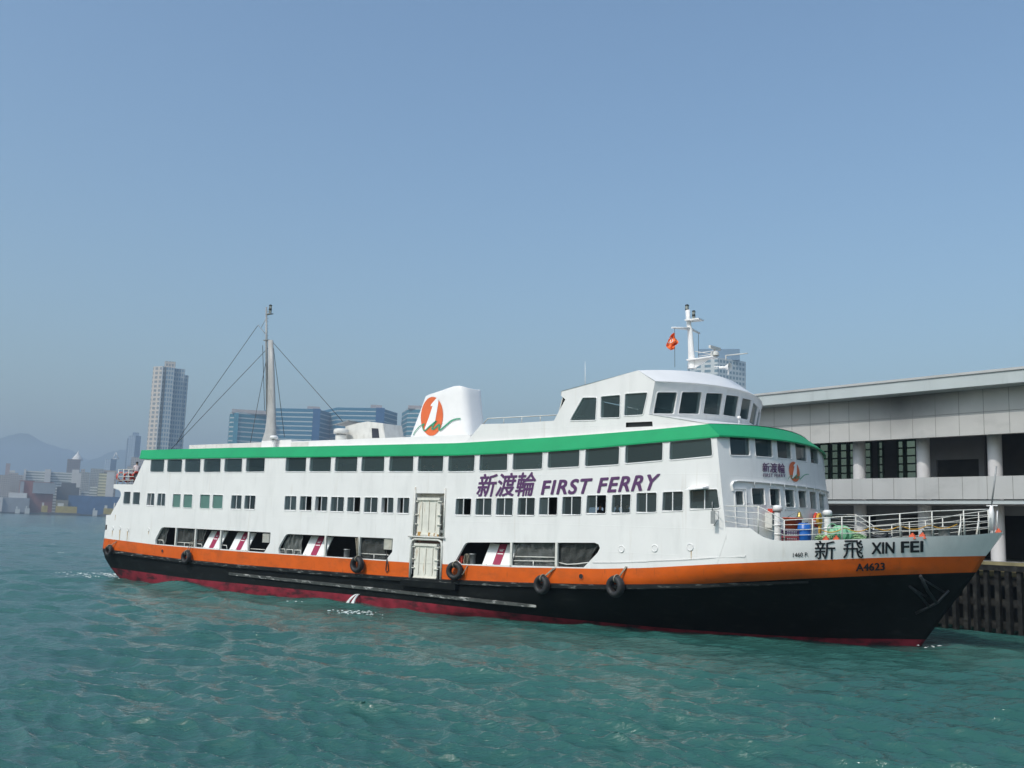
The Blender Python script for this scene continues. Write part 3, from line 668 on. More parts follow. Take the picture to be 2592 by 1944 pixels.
mb = MB(); mb.sheet(rowsF + [shrink(tp, .985, .05), shrink(tp, .94, .07)], 0, True, close=True); tt = shrink(tp, .94, .07)
cc = sum(tt, Vector()) / 64; mb.add(tt + [cc], [[i, (i + 1) % 64, 64] for i in range(64)], 0, True)
fun = mb.build('funnel', M['white2'], ferry)
def ffun(X, v, Z):
    xa, xb = fxa(Z), fxb(Z); c_ = 2 * (X - xa) / (xb - xa) - 1
    return abs(c_) ** (3.6 if c_ > 0 else 6.5) + abs(v / FV) ** (4.2 if c_ > 0 else 6.5) - 1
def onfun(p, off=.015):
    h = hit(ffun, p, 45, 75); 
    if h is None: h = onv(p, FV)
    return Lc(h[0], h[1] + off, h[2])
q = onv(b3(880, 760), 2); mb = MB(); mb.lathe([(.0, 0), (.1, .02), (.13, .12), (.05, .16)], Lc(q[0], 2, 9.85), 10); mb.tube([Lc(q[0], 2, 9.6), Lc(q[0], 2, 9.9)], .03); mb.build('deck_lamp', M['blackp'], ferry)

# ------------------------------------------------------------------ decals: pixel outlines laid onto a surface
def decal(name, fn, polys, m, parent=ferry, holes=(), sub=0):
    mb = MB()
    for k, P in enumerate(polys):
        hs = []
        xs = [p[0] for p in P]; ys = [p[1] for p in P]; st_ = max(1.2, (max(ys) - min(ys)) / 14)
        v2, fs = fill(P, hs, [(x + .01, y + .013) for x in np.arange(min(xs), max(xs), st_) for y in np.arange(min(ys), max(ys), st_)]); mb.add([fn(tuple(p)) for p in v2], fs)
    return mb.build(name, m, parent)
def text_mesh(body, off=0.0, shear=0.0, spacing=1.0):
    cu_ = bpy.data.curves.new('text', 'FONT'); cu_.body = body; cu_.offset = off; cu_.shear = shear; cu_.space_character = spacing; cu_.resolution_u = 6; cu_.fill_mode = 'FRONT'
    o = bpy.data.objects.new('text', cu_); COL.objects.link(o)
    dg = bpy.context.evaluated_depsgraph_get(); ev_ = o.evaluated_get(dg); me = ev_.to_mesh()
    vs = [tuple(v.co) for v in me.vertices]; fs = [list(p.vertices) for p in me.polygons]
    ev_.to_mesh_clear(); bpy.data.objects.remove(o); bpy.data.curves.remove(cu_)
    return vs, fs
def lettering(body, q, fn, m, off=.02, shear=0., spacing=1., parent=ferry, base=.022):
    """q: pixel corners TL, TR, BR, BL of the text's own bounding box"""
    vs, fs = text_mesh(body, 0, shear, spacing)
    x0 = min(v[0] for v in vs); x1 = max(v[0] for v in vs); y0 = min(v[1] for v in vs); y1 = max(v[1] for v in vs)
    TL, TR, BR, BL = [Vector(p) for p in q]; mb = MB(); hgt = y1 - y0
    sh = [(0, 0)] if off <= 0 else [(0, 0), (off, 0), (-off, 0), (0, off * .8), (0, -off * .8), (off * .7, off * .6), (-off * .7, -off * .6), (off * .7, -off * .6), (-off * .7, off * .6)]
    for k, (dx, dy) in enumerate(sh):
        out = []
        for v in vs:
            a = (v[0] + dx * hgt - x0) / (x1 - x0); b = (v[1] + dy * hgt - y0) / (y1 - y0)
            out.append(fn(tuple((BL * (1 - a) + BR * a) * (1 - b) + (TL * (1 - a) + TR * a) * b), base + .0012 * k))
        mb.add(out, fs)
    return mb.build('lettering', m, parent, fix=False)
def onside(p, off=.012):
    X, v, Z = onv(p, HB + off); return Lc(X, v, Z)
# big purple lettering on the side
lettering('新渡輪', L(z6, (413, 342), (1020, 318), (968, 572), (358, 584)), onside, M['purple'], .021, .0)
lettering('FIRST', L(z6, (1093, 413), (1612, 388), (1560, 548), (1063, 560)), onside, M['purple'], .045, .0, 1.12)
lettering('FERRY', [z6(1705, 385), z7(468, 640), z7(410, 806), z6(1668, 538)], onside, M['purple'], .045, .0, 1.12)
# front lettering and emblem
lettering('新渡輪', L(z7, (1572, 515), (1808, 525), (1812, 632), (1568, 612)), onfront, M['purple'], .016)
lettering('FIRST FERRY', L(z7, (1580, 630), (1815, 640), (1817, 672), (1578, 668)), onfront, M['purple'], .02, 0, 1.15)
def ell(cx, cy, rx, ry, tilt=0, n=40):
    c_, s_ = math.cos(tilt), math.sin(tilt)
    return [(cx + rx * math.cos(t) * c_ - ry * math.sin(t) * s_, cy + rx * math.cos(t) * s_ + ry * math.sin(t) * c_) for t in [2 * math.pi * k / n for k in range(n)]]
def ribbon(pts, ws):
    a, b = [], []
    for i, p in enumerate(pts):
        q0, q1 = Vector(pts[max(i - 1, 0)]), Vector(pts[min(i + 1, len(pts) - 1)]); d = (q1 - q0).normalized(); n_ = Vector((-d.y, d.x))
        a.append(tuple(Vector(p) + n_ * ws[i])); b.append(tuple(Vector(p) - n_ * ws[i]))
    return a + b[::-1]
def smoothline(pts, n=6):
    out = []
    for i in range(len(pts) - 1):
        p0, p1, p2, p3 = [Vector(pts[min(max(i + k, 0), len(pts) - 1)]) for k in (-1, 0, 1, 2)]
        for k in range(n):
            t = k / n; out.append(tuple(.5 * ((2 * p1) + (p2 - p0) * t + (2 * p0 - 5 * p1 + 4 * p2 - p3) * t * t + (3 * p1 - p0 - 3 * p2 + p3) * t ** 3)))
    return out + [tuple(pts[-1])]
def emblem(F, fn, parent):
    """F maps emblem coordinates (those of the funnel close-up) to pixels"""
    E = lambda P: [F(*p) for p in P]
    e = decal('emblem', lambda p: fn(p, .03), [E(ell(1212, 548, 124, 218, .06))], M['logo_orange'], parent)
    one = [(1268, 342), (1290, 352), (1282, 420), (1250, 600), (1190, 660), (1140, 705), (1132, 690), (1180, 560), (1222, 432), (1200, 436), (1205, 415), (1235, 380)]
    d2 = decal('numeral', lambda p: fn(p, .045), [E(one)], M['logo_white'], e if parent is ferry else parent)
    s = smoothline([(1006, 762), (1030, 715), (1080, 660), (1130, 632), (1112, 660), (1122, 700), (1140, 708), (1190, 660), (1265, 602), (1240, 630), (1215, 685), (1235, 690), (1300, 638), (1292, 690), (1310, 700), (1370, 650), (1430, 600), (1490, 578), (1536, 576)])
    ws = [9 * math.sin(math.pi * min(1, .25 + .75 * (1 - i / len(s)))) * .55 + 3.2 for i in range(len(s))]
    g = MB()
    for i in range(len(s) - 1):
        q = ribbon([s[i], s[i + 1]], [ws[i], ws[i + 1]]); g.poly([fn(F(*p), .06) for p in q])
    g.build('wave_line', M['logo_green'], e if parent is ferry else parent)
emblem(b3, onfun, ferry)
def Ff(x, y):
    a = (x - 1212) / 124.; b = (y - 548) / 218.
    return z7(1912 + a * 56 + b * 15, 612 + b * 108 + a * 6)
emblem(Ff, onfront, ferry)
# name and numbers on the bow
def onh(p, off=.028): return onhull(p, off)
lettering('新', L(z8, (300, 1152), (485, 1150), (480, 1318), (296, 1320)), onh, M['ink'], .009)
lettering('飛', L(z8, (556, 1148), (738, 1146), (738, 1308), (556, 1310)), onh, M['ink'], .009)
lettering('XIN', L(z8, (818, 1170), (1025, 1164), (1022, 1262), (818, 1270)), onh, M['ink'], .045)
lettering('FEI', L(z8, (1088, 1160), (1284, 1155), (1284, 1250), (1090, 1258)), onh, M['ink'], .045)
lettering('A4623', L(z8, (675, 1362), (934, 1352), (934, 1418), (675, 1428)), onh, M['ink'], .045)
lettering('1460 P.', L(z8, (98, 1262), (238, 1256), (236, 1294), (98, 1300)), onh, M['ink'], .008)

# ------------------------------------------------------------------ small hull fittings
def disc(p, r, m, name='porthole', n=20, hull_=False, ring=True, mr=None):
    c = onhull(p, .0) if hull_ else onside(p, 0.0)
    mb = MB()
    if ring: mb.lathe([(r, .0), (r, -.03), (r * .82, -.035), (r * .8, -.02)], c, n, 0, 'y')
    o = mb.build(name, mr or M['white2'], ferry)
    mb = MB(); mb.lathe([(r * .8, -.02), (0, -.021)], c, n, 0, 'y'); mb.build('cover', m, o)
    return o
for x, y in ((55, 1445), (415, 1437), (795, 1425)): disc(z7(x, y), .17, M['white2'])
disc(z5(2005, 1315), .15, M['blackp'], 'hawse_hole', mr=M['orange']); disc(z3(730, 1338), .14, M['blackp'], 'hawse_hole', mr=M['orange'])
for x, y in ((195, 1095), (272, 1092), (358, 1108), (578, 1110)): disc(z3(x, y), .13, M['white2'])
mb = MB(); mb.tube([onhull(p, .04) for p in [z6(1620, 1292), z6(1900, 1290), z6(2200, 1280), z7(350, 1572), z7(700, 1560), z7(1000, 1540), z7(1380, 1525), z7(1395, 1505)]], .011, 5); mb.build('hull_pipe', M['white2'], ferry)
for a, b in (((1480, 1262), (1900, 1220)),):
    pass
mb = MB()
M['ruststreak'] = mat('rust_streak', (.50, .36, .20), .7, var=.25, scale=6)
for x, y, y1, w_ in ((190, 1120, 1185, 4), (270, 1115, 1222, 6), (352, 1125, 1230, 5), (582, 1125, 1160, 4), (222, 950, 1010, 3)):
    mb = MB(); mb.poly([onside(p, .006) for p in (z3(x - w_, y), z3(x + w_, y), z3(x + w_ * .4 - 6, y1), z3(x - w_ * .4 - 6, y1))]); mb.build('rust_streak', M['ruststreak'], ferry)
mb = MB(); mb.poly([onside(p, .006) for p in (z7(800, 1462), z7(812, 1462), z7(808, 1560), z7(803, 1560))]); mb.build('rust_streak', M['ruststreak'], ferry)
sq3 = onside(z3(122, 1083), -.1); sq3.y = -(svy(sq3.x) - .1); mb = MB(); mb.box((sq3.x - .12, sq3.y - .02, sq3.z - .2), (sq3.x + .12, sq3.y + .02, sq3.z + .2)); mb.build('vent_recess', M['blackp'], ferry)
# hinged wing mirror on the side near the front
mb = MB(); c = onside(z7(1040, 1105), .35); mb.obox(c, (.1, 0, 0), (0, .02, .0), (0, 0, .28)); mb.tube([onside(z7(1040, 1030), .0), onside(z7(1100, 1040), .4), onside(z7(1100, 1120), .4), onside(z7(1050, 1190), .0)], .015); mb.tube([onside(z7(1033, 935), .03), onside(z7(1033, 1030), .03)], .02); mb.build('wing_mirror', M['steel'], ferry)
# anchor bar marks and mooring rope eyes on the bow
mb = MB()
for P in (((1250, 1480), (1480, 1620)), ((1160, 1560), (1310, 1659))): mb.tube([onhull(z8(*p), .03) for p in P], .04, 6)
mb.build('hull_mark', M['blackp'], ferry)
an = MB(); cA = b4(640, 1040)
an.tube([onhull(b4(540, 740), .05), onhull(b4(620, 900), .08), onhull(b4(700, 1010), .12)], .07, 8); an.tube([onhull(b4(430, 850), .05), onhull(b4(520, 930), .06), onhull(b4(630, 1060), .1)], .06, 8); an.tube([onhull(b4(490, 1140), .05), onhull(b4(600, 1075), .12), onhull(b4(720, 1010), .12), onhull(b4(840, 895), .05)], .06, 8)
an.build('anchor', M['blackp'], ferry)

# ------------------------------------------------------------------ boarding gates
def gate(q, name):
    """q: X/Z corners TL TR BR BL of the cream panel"""
    P = lambda a, b, d: Lc(*(lambda x, z: (x, HB + d, z))(*(Vector(q[3]).lerp(Vector(q[2]), a).lerp(Vector(q[0]).lerp(Vector(q[1]), a), b))))
    mb = MB()
    def blk(a0, a1, b0_, b1_, d0, d1):
        mb.hexa([P(a0, b0_, d0), P(a1, b0_, d0), P(a1, b0_, d1), P(a0, b0_, d1)], [P(a0, b1_, d0), P(a1, b1_, d0), P(a1, b1_, d1), P(a0, b1_, d1)])
    blk(0, 1, 0, 1, -.12, -.02)
    for a in (.20, .5, .80): blk(a - .018, a + .018, .12, .9, -.02, .015)
    blk(0, 1, .93, 1, -.02, .06); blk(0, 1, 0, .05, -.02, .03)
    for b in (.9, .55, .3): blk(-.06, .05, b - .012, b + .012, -.05, .06); blk(.9, 1.1, b - .012, b + .012, -.05, .06)
    g = mb.build(name, M['cream'], ferry)
    mb = MB()
    for a in (.20, .5, .80):
        for k in (-1, 1): mb.poly([P(a + k * .03 - .006, .14, -.0185), P(a + k * .03 + .006, .14, -.0185), P(a + k * .03 + .006, .86, -.0185), P(a + k * .03 - .006, .86, -.0185)])
    mb.build('panel_groove', M['rope'], g)
    for a, dx in ((-.07, 0), (1.06, 0)):
        mb = MB(); pts = [P(a + .012 * math.sin(k * 2.1), 1.0 - k / 28, .03) for k in range(26)]
        for k in range(0, 25): mb.obox((pts[k] + pts[k + 1]) / 2, (.03 if k % 2 else .015, 0, 0), (0, .02, 0), (0, 0, .028))
        mb.build('chain', M['steel'], g)
    return g
gate([(11.40, 6.12), (13.05, 6.12), (13.05, 4.05), (11.40, 4.05)], 'boarding_gate')
gate([(11.30, 3.62), (12.98, 3.62), (12.98, 1.72), (11.30, 1.72)], 'boarding_gate')
mb = MB(); mb.box((GX0 + .02, -HB + .46, 1.6), (GX1 - .02, -HB + .5, 6.4)); mb.build('gate_recess', M['offwhite'], ferry)
mb = MB(); mb.box((GX0 + .05, -HB + .35, 3.66), (GX1 - .05, -HB + .4, 3.85)); mb.build('gate_lintel', mat('red_brown_lintel', (.10, .045, .035), .6), ferry)
fr = MB()
fr.tube([Lc(x, HB + .03, z) for x, z in [(GX0 + .02, 1.7), (GX0 + .02, 3.55), (GX0 + .09, 3.76), (GX0 + .3, 3.85), (GX1 - .3, 3.85), (GX1 - .09, 3.76), (GX1 - .02, 3.55), (GX1 - .02, 1.7)]], .065, 8)
fr.tube([Lc(10.9, HB + .1, 3.98), Lc(13.55, HB + .1, 3.98)], .05, 8)
fr.tube([Lc(11.2, HB + .04, 4.0), Lc(11.2, HB + .04, 6.7)], .045, 6); fr.tube([Lc(13.42, HB + .04, 4.0), Lc(13.42, HB + .04, 6.65)], .045, 6)
fr.build('gate_frame', M['rail'], ferry)
# rust patches at the foot of the upper gate
mb = MB()
for a, w_, h_ in ((11.52, .2, .22), (12.3, .11, .2), (12.7, .07, .17), (12.95, .1, .12)): mb.box((a, -HB - .035, 4.03), (a + w_, -HB - .012, 4.03 + h_))
mb.build('rust_patch', mat('rust', (.42, .23, .06), .8, var=.35, scale=9), ferry)

# ------------------------------------------------------------------ main deck openings: stanchions, rails, screens, gangplanks
def stan(p0, p1, r=.07):
    a, b = onv(p0, HB - .06), onv(p1, HB - .06); mb = MB(); mb.box((a[0] - r, -HB, a[2]), (a[0] + r, -HB + .12, b[2])); mb.build('stanchion', M['rail'], ferry)
for f, a in ((z3, (868, 1285, 880, 1090)), (z3, (1078, 1305, 1088, 1103)), (z3, (1350, 1325, 1358, 1118)), (z3, (1650, 1345, 1658, 1132)), (z4, (778, 1400, 793, 1172)), (z4, (1140, 1430, 1147, 1186)), (z5, (1250, 1212, 1265, 950)), (z5, (1738, 1222, 1742, 950))): stan(f(a[0], a[1]), f(a[2], a[3]))
def arail(f, pts, r=.028):
    mb = MB(); mb.tube([Lc(*onv(f(*p), HB - .18)) for p in pts], r, 6); mb.build('guard_rail', M['rail'], ferry)
for pts in (((660, 1270), (662, 1218), (735, 1222), (745, 1270)), ((885, 1245), (1068, 1255)), ((966, 1248), (964, 1296)), ((1085, 1258), (1150, 1265), (1155, 1300)), ((1358, 1275), (1418, 1278), (1425, 1325)), ((1680, 1315), (1830, 1325))): arail(z3, pts)
for pts in (((280, 1365), (285, 1315), (345, 1318), (350, 1375)), ((360, 1375), (365, 1322), (430, 1325), (436, 1380)), ((446, 1380), (452, 1328), (515, 1330), (520, 1385)), ((1150, 1365), (1440, 1380), (1465, 1385)), ((1305, 1375), (1303, 1430))): arail(z4, pts)
for pts in (((1260, 1145), (1730, 1152)), ((1490, 1150), (1488, 1215)), ((1290, 1100), (1720, 1110)), ((1760, 1165), (1850, 1185), (1960, 1180), (2080, 1165))): arail(z5, pts)
def screen(f, q, n=14, name='plastic_screen', v=HB - .25):
    a = [onv(f(*p), v) for p in q]; rows_ = []
    for j in range(9):
        t = j / 8; r_ = []
        for i in range(4 * n):
            s_ = i / (4 * n - 1); X = (a[0][0] * (1 - s_) + a[1][0] * s_) * (1 - t) + (a[3][0] * (1 - s_) + a[2][0] * s_) * t; Z = (a[0][2] * (1 - s_) + a[1][2] * s_) * (1 - t) + (a[3][2] * (1 - s_) + a[2][2] * s_) * t
            d = .04 * math.sin(s_ * 23 + 3 * t) + .03 * math.sin(s_ * 51 - 5 * t + 1) + .03 * math.sin(11 * t + 7 * s_)
            r_.append(Lc(X, v - d, Z))
        rows_.append(r_)
    mb = MB(); mb.sheet(rows_, 0, True); mb.build(name, M['plastic_sheet'], ferry)
screen(z3, ((888, 1095), (1078, 1105), (1070, 1300), (880, 1288))); screen(z3, ((728, 1090), (800, 1092), (760, 1270), (665, 1265)))
screen(z3, ((1095, 1108), (1205, 1115), (1160, 1300), (1085, 1300))); screen(z4, ((385, 1160), (540, 1168), (525, 1385), (290, 1365)))
screen(z4, ((1160, 1195), (1420, 1202), (1430, 1430), (1150, 1425))); screen(z5, ((1285, 955), (1728, 955), (1722, 1215), (1275, 1210)))
screen(z5, ((1760, 955), (2200, 960), (2060, 1215), (1750, 1215)))
def louvre(f, q, rust):
    a = [onv(f(*p), HB - .12) for p in q]; x0, x1, zt, zb = a[0][0], a[1][0], a[0][2], a[3][2]; mb = MB(); n_ = 9
    mb.box((x0, -HB + .14, zb), (x1, -HB + .2, zt))
    for i in range(n_):
        z = zb + (zt - zb) * (i + .5) / n_; mb.obox(Vector((x0 + x1, 0, 0)) / 2 + Vector((0, -HB + .12, z)), ((x1 - x0) / 2, 0, 0), (0, .05, .02), (0, -.004, .014))
    mb.build('louvre', M['cream'] if rust else M['rail'], ferry)
louvre(z3, ((1815, 1150), (1888, 1152), (1888, 1245), (1815, 1245)), False); louvre(z4, ((1420, 1205), (1505, 1207), (1505, 1320), (1415, 1320)), True)
def gangplank(f, q):
    """q pixel corners TL TR BR BL; hinged at the sill, leaning inboard"""
    b0_, b1_ = onv(f(*q[3]), HB - .12), onv(f(*q[2]), HB - .12)
    t0 = onv(f(*q[0]), HB - .75); zt = t0[2]; zb = (b0_[2] + b1_[2]) / 2; x0, x1 = b0_[0], b1_[0]
    if x1 - x0 < 1.05: x1 = x0 + 1.05
    def P(a, b, d=0): return Lc(x0 + (x1 - x0) * a, HB - .12 - .6 * b + d, zb + (zt - zb) * b)
    mb = MB(); mb.hexa([P(0, 0), P(1, 0), P(1, 0, -.07), P(0, 0, -.07)], [P(0, 1), P(1, 1), P(1, 1, -.07), P(0, 1, -.07)])
    g = mb.build('gangplank', M['logo_white'], ferry)
    mb = MB(); mb.poly([P(.36, 0, .006), P(.64, 0, .006), P(.64, 1, .006), P(.36, 1, .006)]); mb.build('magenta_stripe', M['mag'], g)
    mb = MB()
    for a0, a1, b0_, b1_ in ((.40, .60, .52, .56), (.44, .56, .66, .70), (.41, .59, .74, .755)): mb.poly([P(a0, b0_, .012), P(a1, b0_, .012), P(a1, b1_, .012), P(a0, b1_, .012)])
    mb.build('printed_caption', M['logo_white'], g)
    mb = MB()
    for a in (.15, .4, .7, .9): mb.lathe([(0, -.05), (.05, -.04), (.05, .04), (0, .05)], P(a, 0, .04), 8, 0, 'x')
    mb.build('hinge', M['cream'], g)
gangplank(z3, ((1205, 1118), (1350, 1122), (1338, 1320), (1163, 1298))); gangplank(z3, ((1488, 1132), (1645, 1140), (1640, 1338), (1448, 1318)))
gangplank(z4, ((575, 1175), (780, 1180), (768, 1395), (535, 1380))); gangplank(z5, ((985, 958), (1255, 958), (1240, 1205), (938, 1185)))
# drum and coiled ropes in the openings
def bollard(x, v, z, r=.16, h=.5, m='steel', name='bollard'):
    mb = MB(); mb.lathe([(r, 0), (r, h * .9), (r * 1.15, h * .9), (r * 1.15, h), (0, h)], Lc(x, v, z), 14); return mb.build(name, M[m], ferry, fix=False)
q = onv(z4(1010, 1400), HB - .5); bollard(q[0], HB - .5, otop(q[0]) - .1, .17, .62)
q = onv(z5(830, 1190), HB - .6); bollard(q[0], HB - .6, otop(q[0]) - .1, .18, .7)
def rope_coil(name, x, v, z, r, h, m, **k):
    e = empty(name, W(x, v, z), HEAD, **k); mb = MB(); pts = []
    for i in range(140):
        t = i / 139; a = t * 2 * math.pi * 7; rr_ = r * (1 + .12 * math.sin(3 * a + 5 * t)); pts.append(Vector((rr_ * math.cos(a) * .55, .12 * math.sin(7 * t), h * (.5 + .5 * math.sin(a)) + .02 * math.cos(5 * a))))
    mb.tube(pts, .022, 6); mb.build('rope_loops', m, e); return e
q = onv(z5(775, 1130), HB - .35); rope_coil('rope_coil', q[0], HB - .35, otop(q[0]) - .05, .22, .62, M['rope'], label='thick grey coil of mooring rope hanging in the opening just forward of the boarding gate', category='rope')
q = onv(z5(722, 1150), HB - .3); rope_coil('rope_coil', q[0], HB - .3, otop(q[0]) - .05, .10, .5, M['lifered'], label='small red coil of rope beside the grey rope coil at the opening', category='rope')
# ------------------------------------------------------------------ tyre fenders
def proj(P):
    d = Vector(P) - CP; z = d.dot(cd); return (1296 + FPX * d.dot(cr) / z, 972 - FPX * d.dot(cu) / z)
def fender(c, r, rope_pts, label, tilt=0.):
    X, v, Z = onv(c, HB + .30)
    if X < -18.5: X, v, Z = onv(c, svy(max(X, -20.1)) + .25)
    e = empty('tyre_fender', W(X, v, Z), HEAD, label=label, category='tyre fender', group='tyre fenders along the hull')
    mb = MB(); pr = []
    for k in range(13):
        a = 2 * math.pi * k / 12; pr.append((r * .72 + r * .28 * (abs(math.cos(a)) ** .7) * (1 if math.cos(a) > 0 else -1), r * .40 * math.sin(a)))
    mb.lathe(pr, (0, 0, 0), 32, 0, 'y')
    for k in (-.3, -.1, .1, .3): mb.lathe([(r * .985, k * r * .5 - .012), (r * 1.015, k * r * .5), (r * .985, k * r * .5 + .012)], (0, 0, 0), 32, 0, 'y')
    t = mb.build('tyre', M['rubber'], e, fix=False); t.rotation_euler = (0, 0, tilt)
    mb = MB()
    for P in rope_pts:
        pts = []
        for i, p in enumerate(P):
            x, vv, z = onv(p, HB + (.03 if i == 0 else .22)); pts.append(Vector((x - X, -(vv - v), z - Z)))
        mb.tube(pts, .028, 6)
    mb.tube([Vector((r * .1 + r * .42 * math.cos(a) * .1, -.0 + r * .5 * math.sin(a), r * .72 + r * .36 * math.cos(a))) for a in [2 * math.pi * k / 12 for k in range(12)]], .03, 6, closed=True)
    mb.build('rope', M['rope'], e); return e
fender(z3(152, 1335), .40, [[z3(235, 1235), z3(165, 1285)]], 'small tyre fender on the stern corner by the black beam, leftmost of the tyre fenders')
fender(z3(985, 1405), .44, [[z3(1065, 1240), z3(1010, 1345)], [z3(1040, 1235), z3(985, 1350)]], 'tyre fender hung on frayed ropes beneath the rearmost hull opening')
fender(z4(1122, 1485), .47, [[z4(1110, 1200), z4(1122, 1395)], [z4(1130, 1200), z4(1130, 1400)]], 'tyre fender on the orange band below the middle opening, aft of the boarding gates')
fender(z5(642, 1255), .47, [[z5(660, 1140), z5(645, 1180)], [z5(780, 1200), z5(730, 1290), z5(650, 1310)]], 'tyre fender just forward of the lower boarding gate, below the coiled ropes', .25)
fender(z5(1580, 1405), .47, [[z5(1725, 1225), z5(1600, 1325)], [z5(1705, 1225), z5(1590, 1330)]], 'tyre fender overlapping the black strake below the foremost hull opening, on a slanting rope', -.15)
fender(z6(1862, 1550), .50, [[z6(1975, 1335), z6(1890, 1460)], [z6(1985, 1335), z6(1900, 1455)]], 'tyre fender nearest the bow, largest and below the row of round scuttles', -.2)
e = empty('hanging_rope', W(*onv(z4(1440, 1440), HB + .05)), HEAD, label='dark looped rope dangling over the orange band aft of the boarding gates', category='rope')
b0 = Vector(Lc(*onv(z4(1440, 1440), HB + .05))); mb = MB(); mb.tube([Vector(Lc(*onv(z4(*p), HB + .05))) - b0 for p in ((1440, 1330), (1442, 1440), (1430, 1540), (1440, 1568), (1462, 1550), (1455, 1480), (1446, 1440))], .025, 6); mb.build('rope_strand', M['blackp'], e)

# ------------------------------------------------------------------ masts (centreline)
def c0(p, v=0.): 
    a = onv(p, v); return Lc(*a)
mb = MB(); ys = [(985, 350, 18), (990, 600, 23), (993, 900, 28), (990, 1050, 33), (985, 1150, 40), (975, 1235, 54)]
rows_ = []
for x, y, hw in ys:
    a, b = c0(z2(x - hw, y)), c0(z2(x + hw, y)); c = (a + b) / 2; r = (b - a).length / 2
    rows_.append([c + Vector((r * math.cos(t), r * .62 * math.sin(t), 0)) for t in [2 * math.pi * k / 20 for k in range(20)]])
mb.sheet(rows_, 0, True, close=True); mb.poly(rows_[0]); mst = mb.build('mast', M['mast'], ferry)
mb = MB(); mb.tube([c0(z2(955, 1000)), c0(z2(948, 370)), c0(z2(948, 60))], [.09, .085, .06], 8)
for k in range(8): q = c0(z2(955, 100 + k * 30)); mb.tube([q - Vector((.16, 0, 0)), q + Vector((.16, 0, 0))], .014, 4)
mb.obox(c0(z2(975, 120)), (.28, 0, 0), (0, .16, 0), (0, 0, .03)); mb.tube([c0(z2(945, 300)), c0(z2(875, 215))], .025, 5); mb.tube([c0(z2(940, 170)), c0(z2(903, 238))], .02, 5)
mb.obox(c0(z2(950, 350)), (.26, 0, 0), (0, .12, 0), (0, 0, .03)); mb.build('topmast', M['steel'], ferry)
def navlamp(p, h, r, m=None):
    c = c0(p) if isinstance(p, tuple) else p
    mb = MB(); mb.lathe([(r, 0), (r, h * .12), (r * .8, h * .15)], c, 12); mb.lathe([(r * .8, h * .72), (r * 1.15, h * .76), (r * .9, h * .88), (0, h)], c, 12)
    for k in range(4): a = k * math.pi / 2 + .4; mb.tube([c + Vector((r * .85 * math.cos(a), r * .85 * math.sin(a), 0)), c + Vector((r * .85 * math.cos(a), r * .85 * math.sin(a), h * .75))], r * .12, 4)
    o = mb.build('navigation_lamp', M['blackp'], ferry, fix=False); mb = MB(); mb.lathe([(r * .72, h * .13), (r * .72, h * .74)], c, 12); mb.build('lens', M['lens'], o, fix=False); return o
q = c0(z2(980, 117)); navlamp(q, .36, .12); navlamp(q + Vector((0, 0, .34)), .38, .12)
mb = MB()
for a, b, va, vb in (((872, 222), (222, 1150), 0, 0), ((222, 1150), (160, 1260), 0, 0), ((965, 415), (118, 1300), 0, 0), ((1008, 372), (1640, 1088), 0, 0), ((943, 540), (800, 1290), 0, 4.5), ((1010, 420), (1106, 1195), 0, -4.5), ((915, 395), (932, 960), 0, -3)):
    mb.tube([c0(z2(*a), va), c0(z2(*b), vb)], .022, 5)
mb.build('stay', M['wire'], ferry)
# fore mast on the wheelhouse roof
mb = MB(); rows_ = []
for x0, x1, y in ((700, 860, 1470), (700, 850, 1300), (698, 822, 1100), (690, 805, 850), (683, 785, 640), (668, 765, 560), (662, 752, 470), (650, 740, 420), (640, 733, 210)):
    a, b = c0(b5(x0, y)), c0(b5(x1, y)); c = (a + b) / 2; r = (b - a).length / 2
    rows_.append([c + Vector((r * math.cos(t), r * .7 * math.sin(t), 0)) for t in [2 * math.pi * k / 16 for k in range(16)]])
mb.sheet(rows_, 0, True, close=True); mb.poly(rows_[-1]); mb.build('foremast', M['white2'], ferry)
mb = MB()
a = c0(b5(740, 440)); mb.obox(a + Vector((.25, 0, 0)), (.42, 0, 0), (0, .3, 0), (0, 0, .035))
a = c0(b5(735, 612)); ya = Vector((0, 1, 0))
la = onv(b5(345, 590), 1.3); ra = onv(b5(945, 712), -1.0)
mb.build('lamp_platform', M['white2'], ferry); mb = MB(); mb.tube([Lc(la[0], 1.3, la[2]), a], [.05, .09], 6); mb.tube([a + Vector((.0, .0, -.0)), Lc(ra[0], -1.0, ra[2])], [.09, .05], 6); mb.build('crosstree', M['white2'], ferry); mb = MB()
pa, pb, pc = c0(b5(715, 1290)), c0(b5(1210, 1215)), c0(b5(1330, 1250))
mb.hexa([pa + Vector((0, -.3, -.06)), pb + Vector((.2, -.3, -.06)), pb + Vector((.2, .3, -.06)), pa + Vector((0, .3, -.06))], [pa + Vector((0, -.3, 0)), pb + Vector((.2, -.3, 0)), pb + Vector((.2, .3, 0)), pa + Vector((0, .3, 0))])
pd = c0(b5(860, 1400)); mb.hexa([pd + Vector((-.05, -.04, -.2)), pd + Vector((.05, -.04, -.1)), pd + Vector((.05, .04, -.1)), pd + Vector((-.05, .04, -.2))], [pa + Vector((0, -.04, -.05)), pb + Vector((.0, -.04, -.05)), pb + Vector((.0, .04, -.05)), pa + Vector((0, .04, -.05))])
for z in (.18, .36): mb.tube([c0(b5(860, 1260)) + Vector((0, .28, z)), pb + Vector((0, .28, z))], .018, 5)
mb.build('radar_platform', M['white2'], ferry)
navlamp(c0(b5(672, 212)), .33, .105); q = c0(b5(815, 415)); navlamp(q, .25, .09); navlamp(q + Vector((0, 0, .235)), .28, .09)
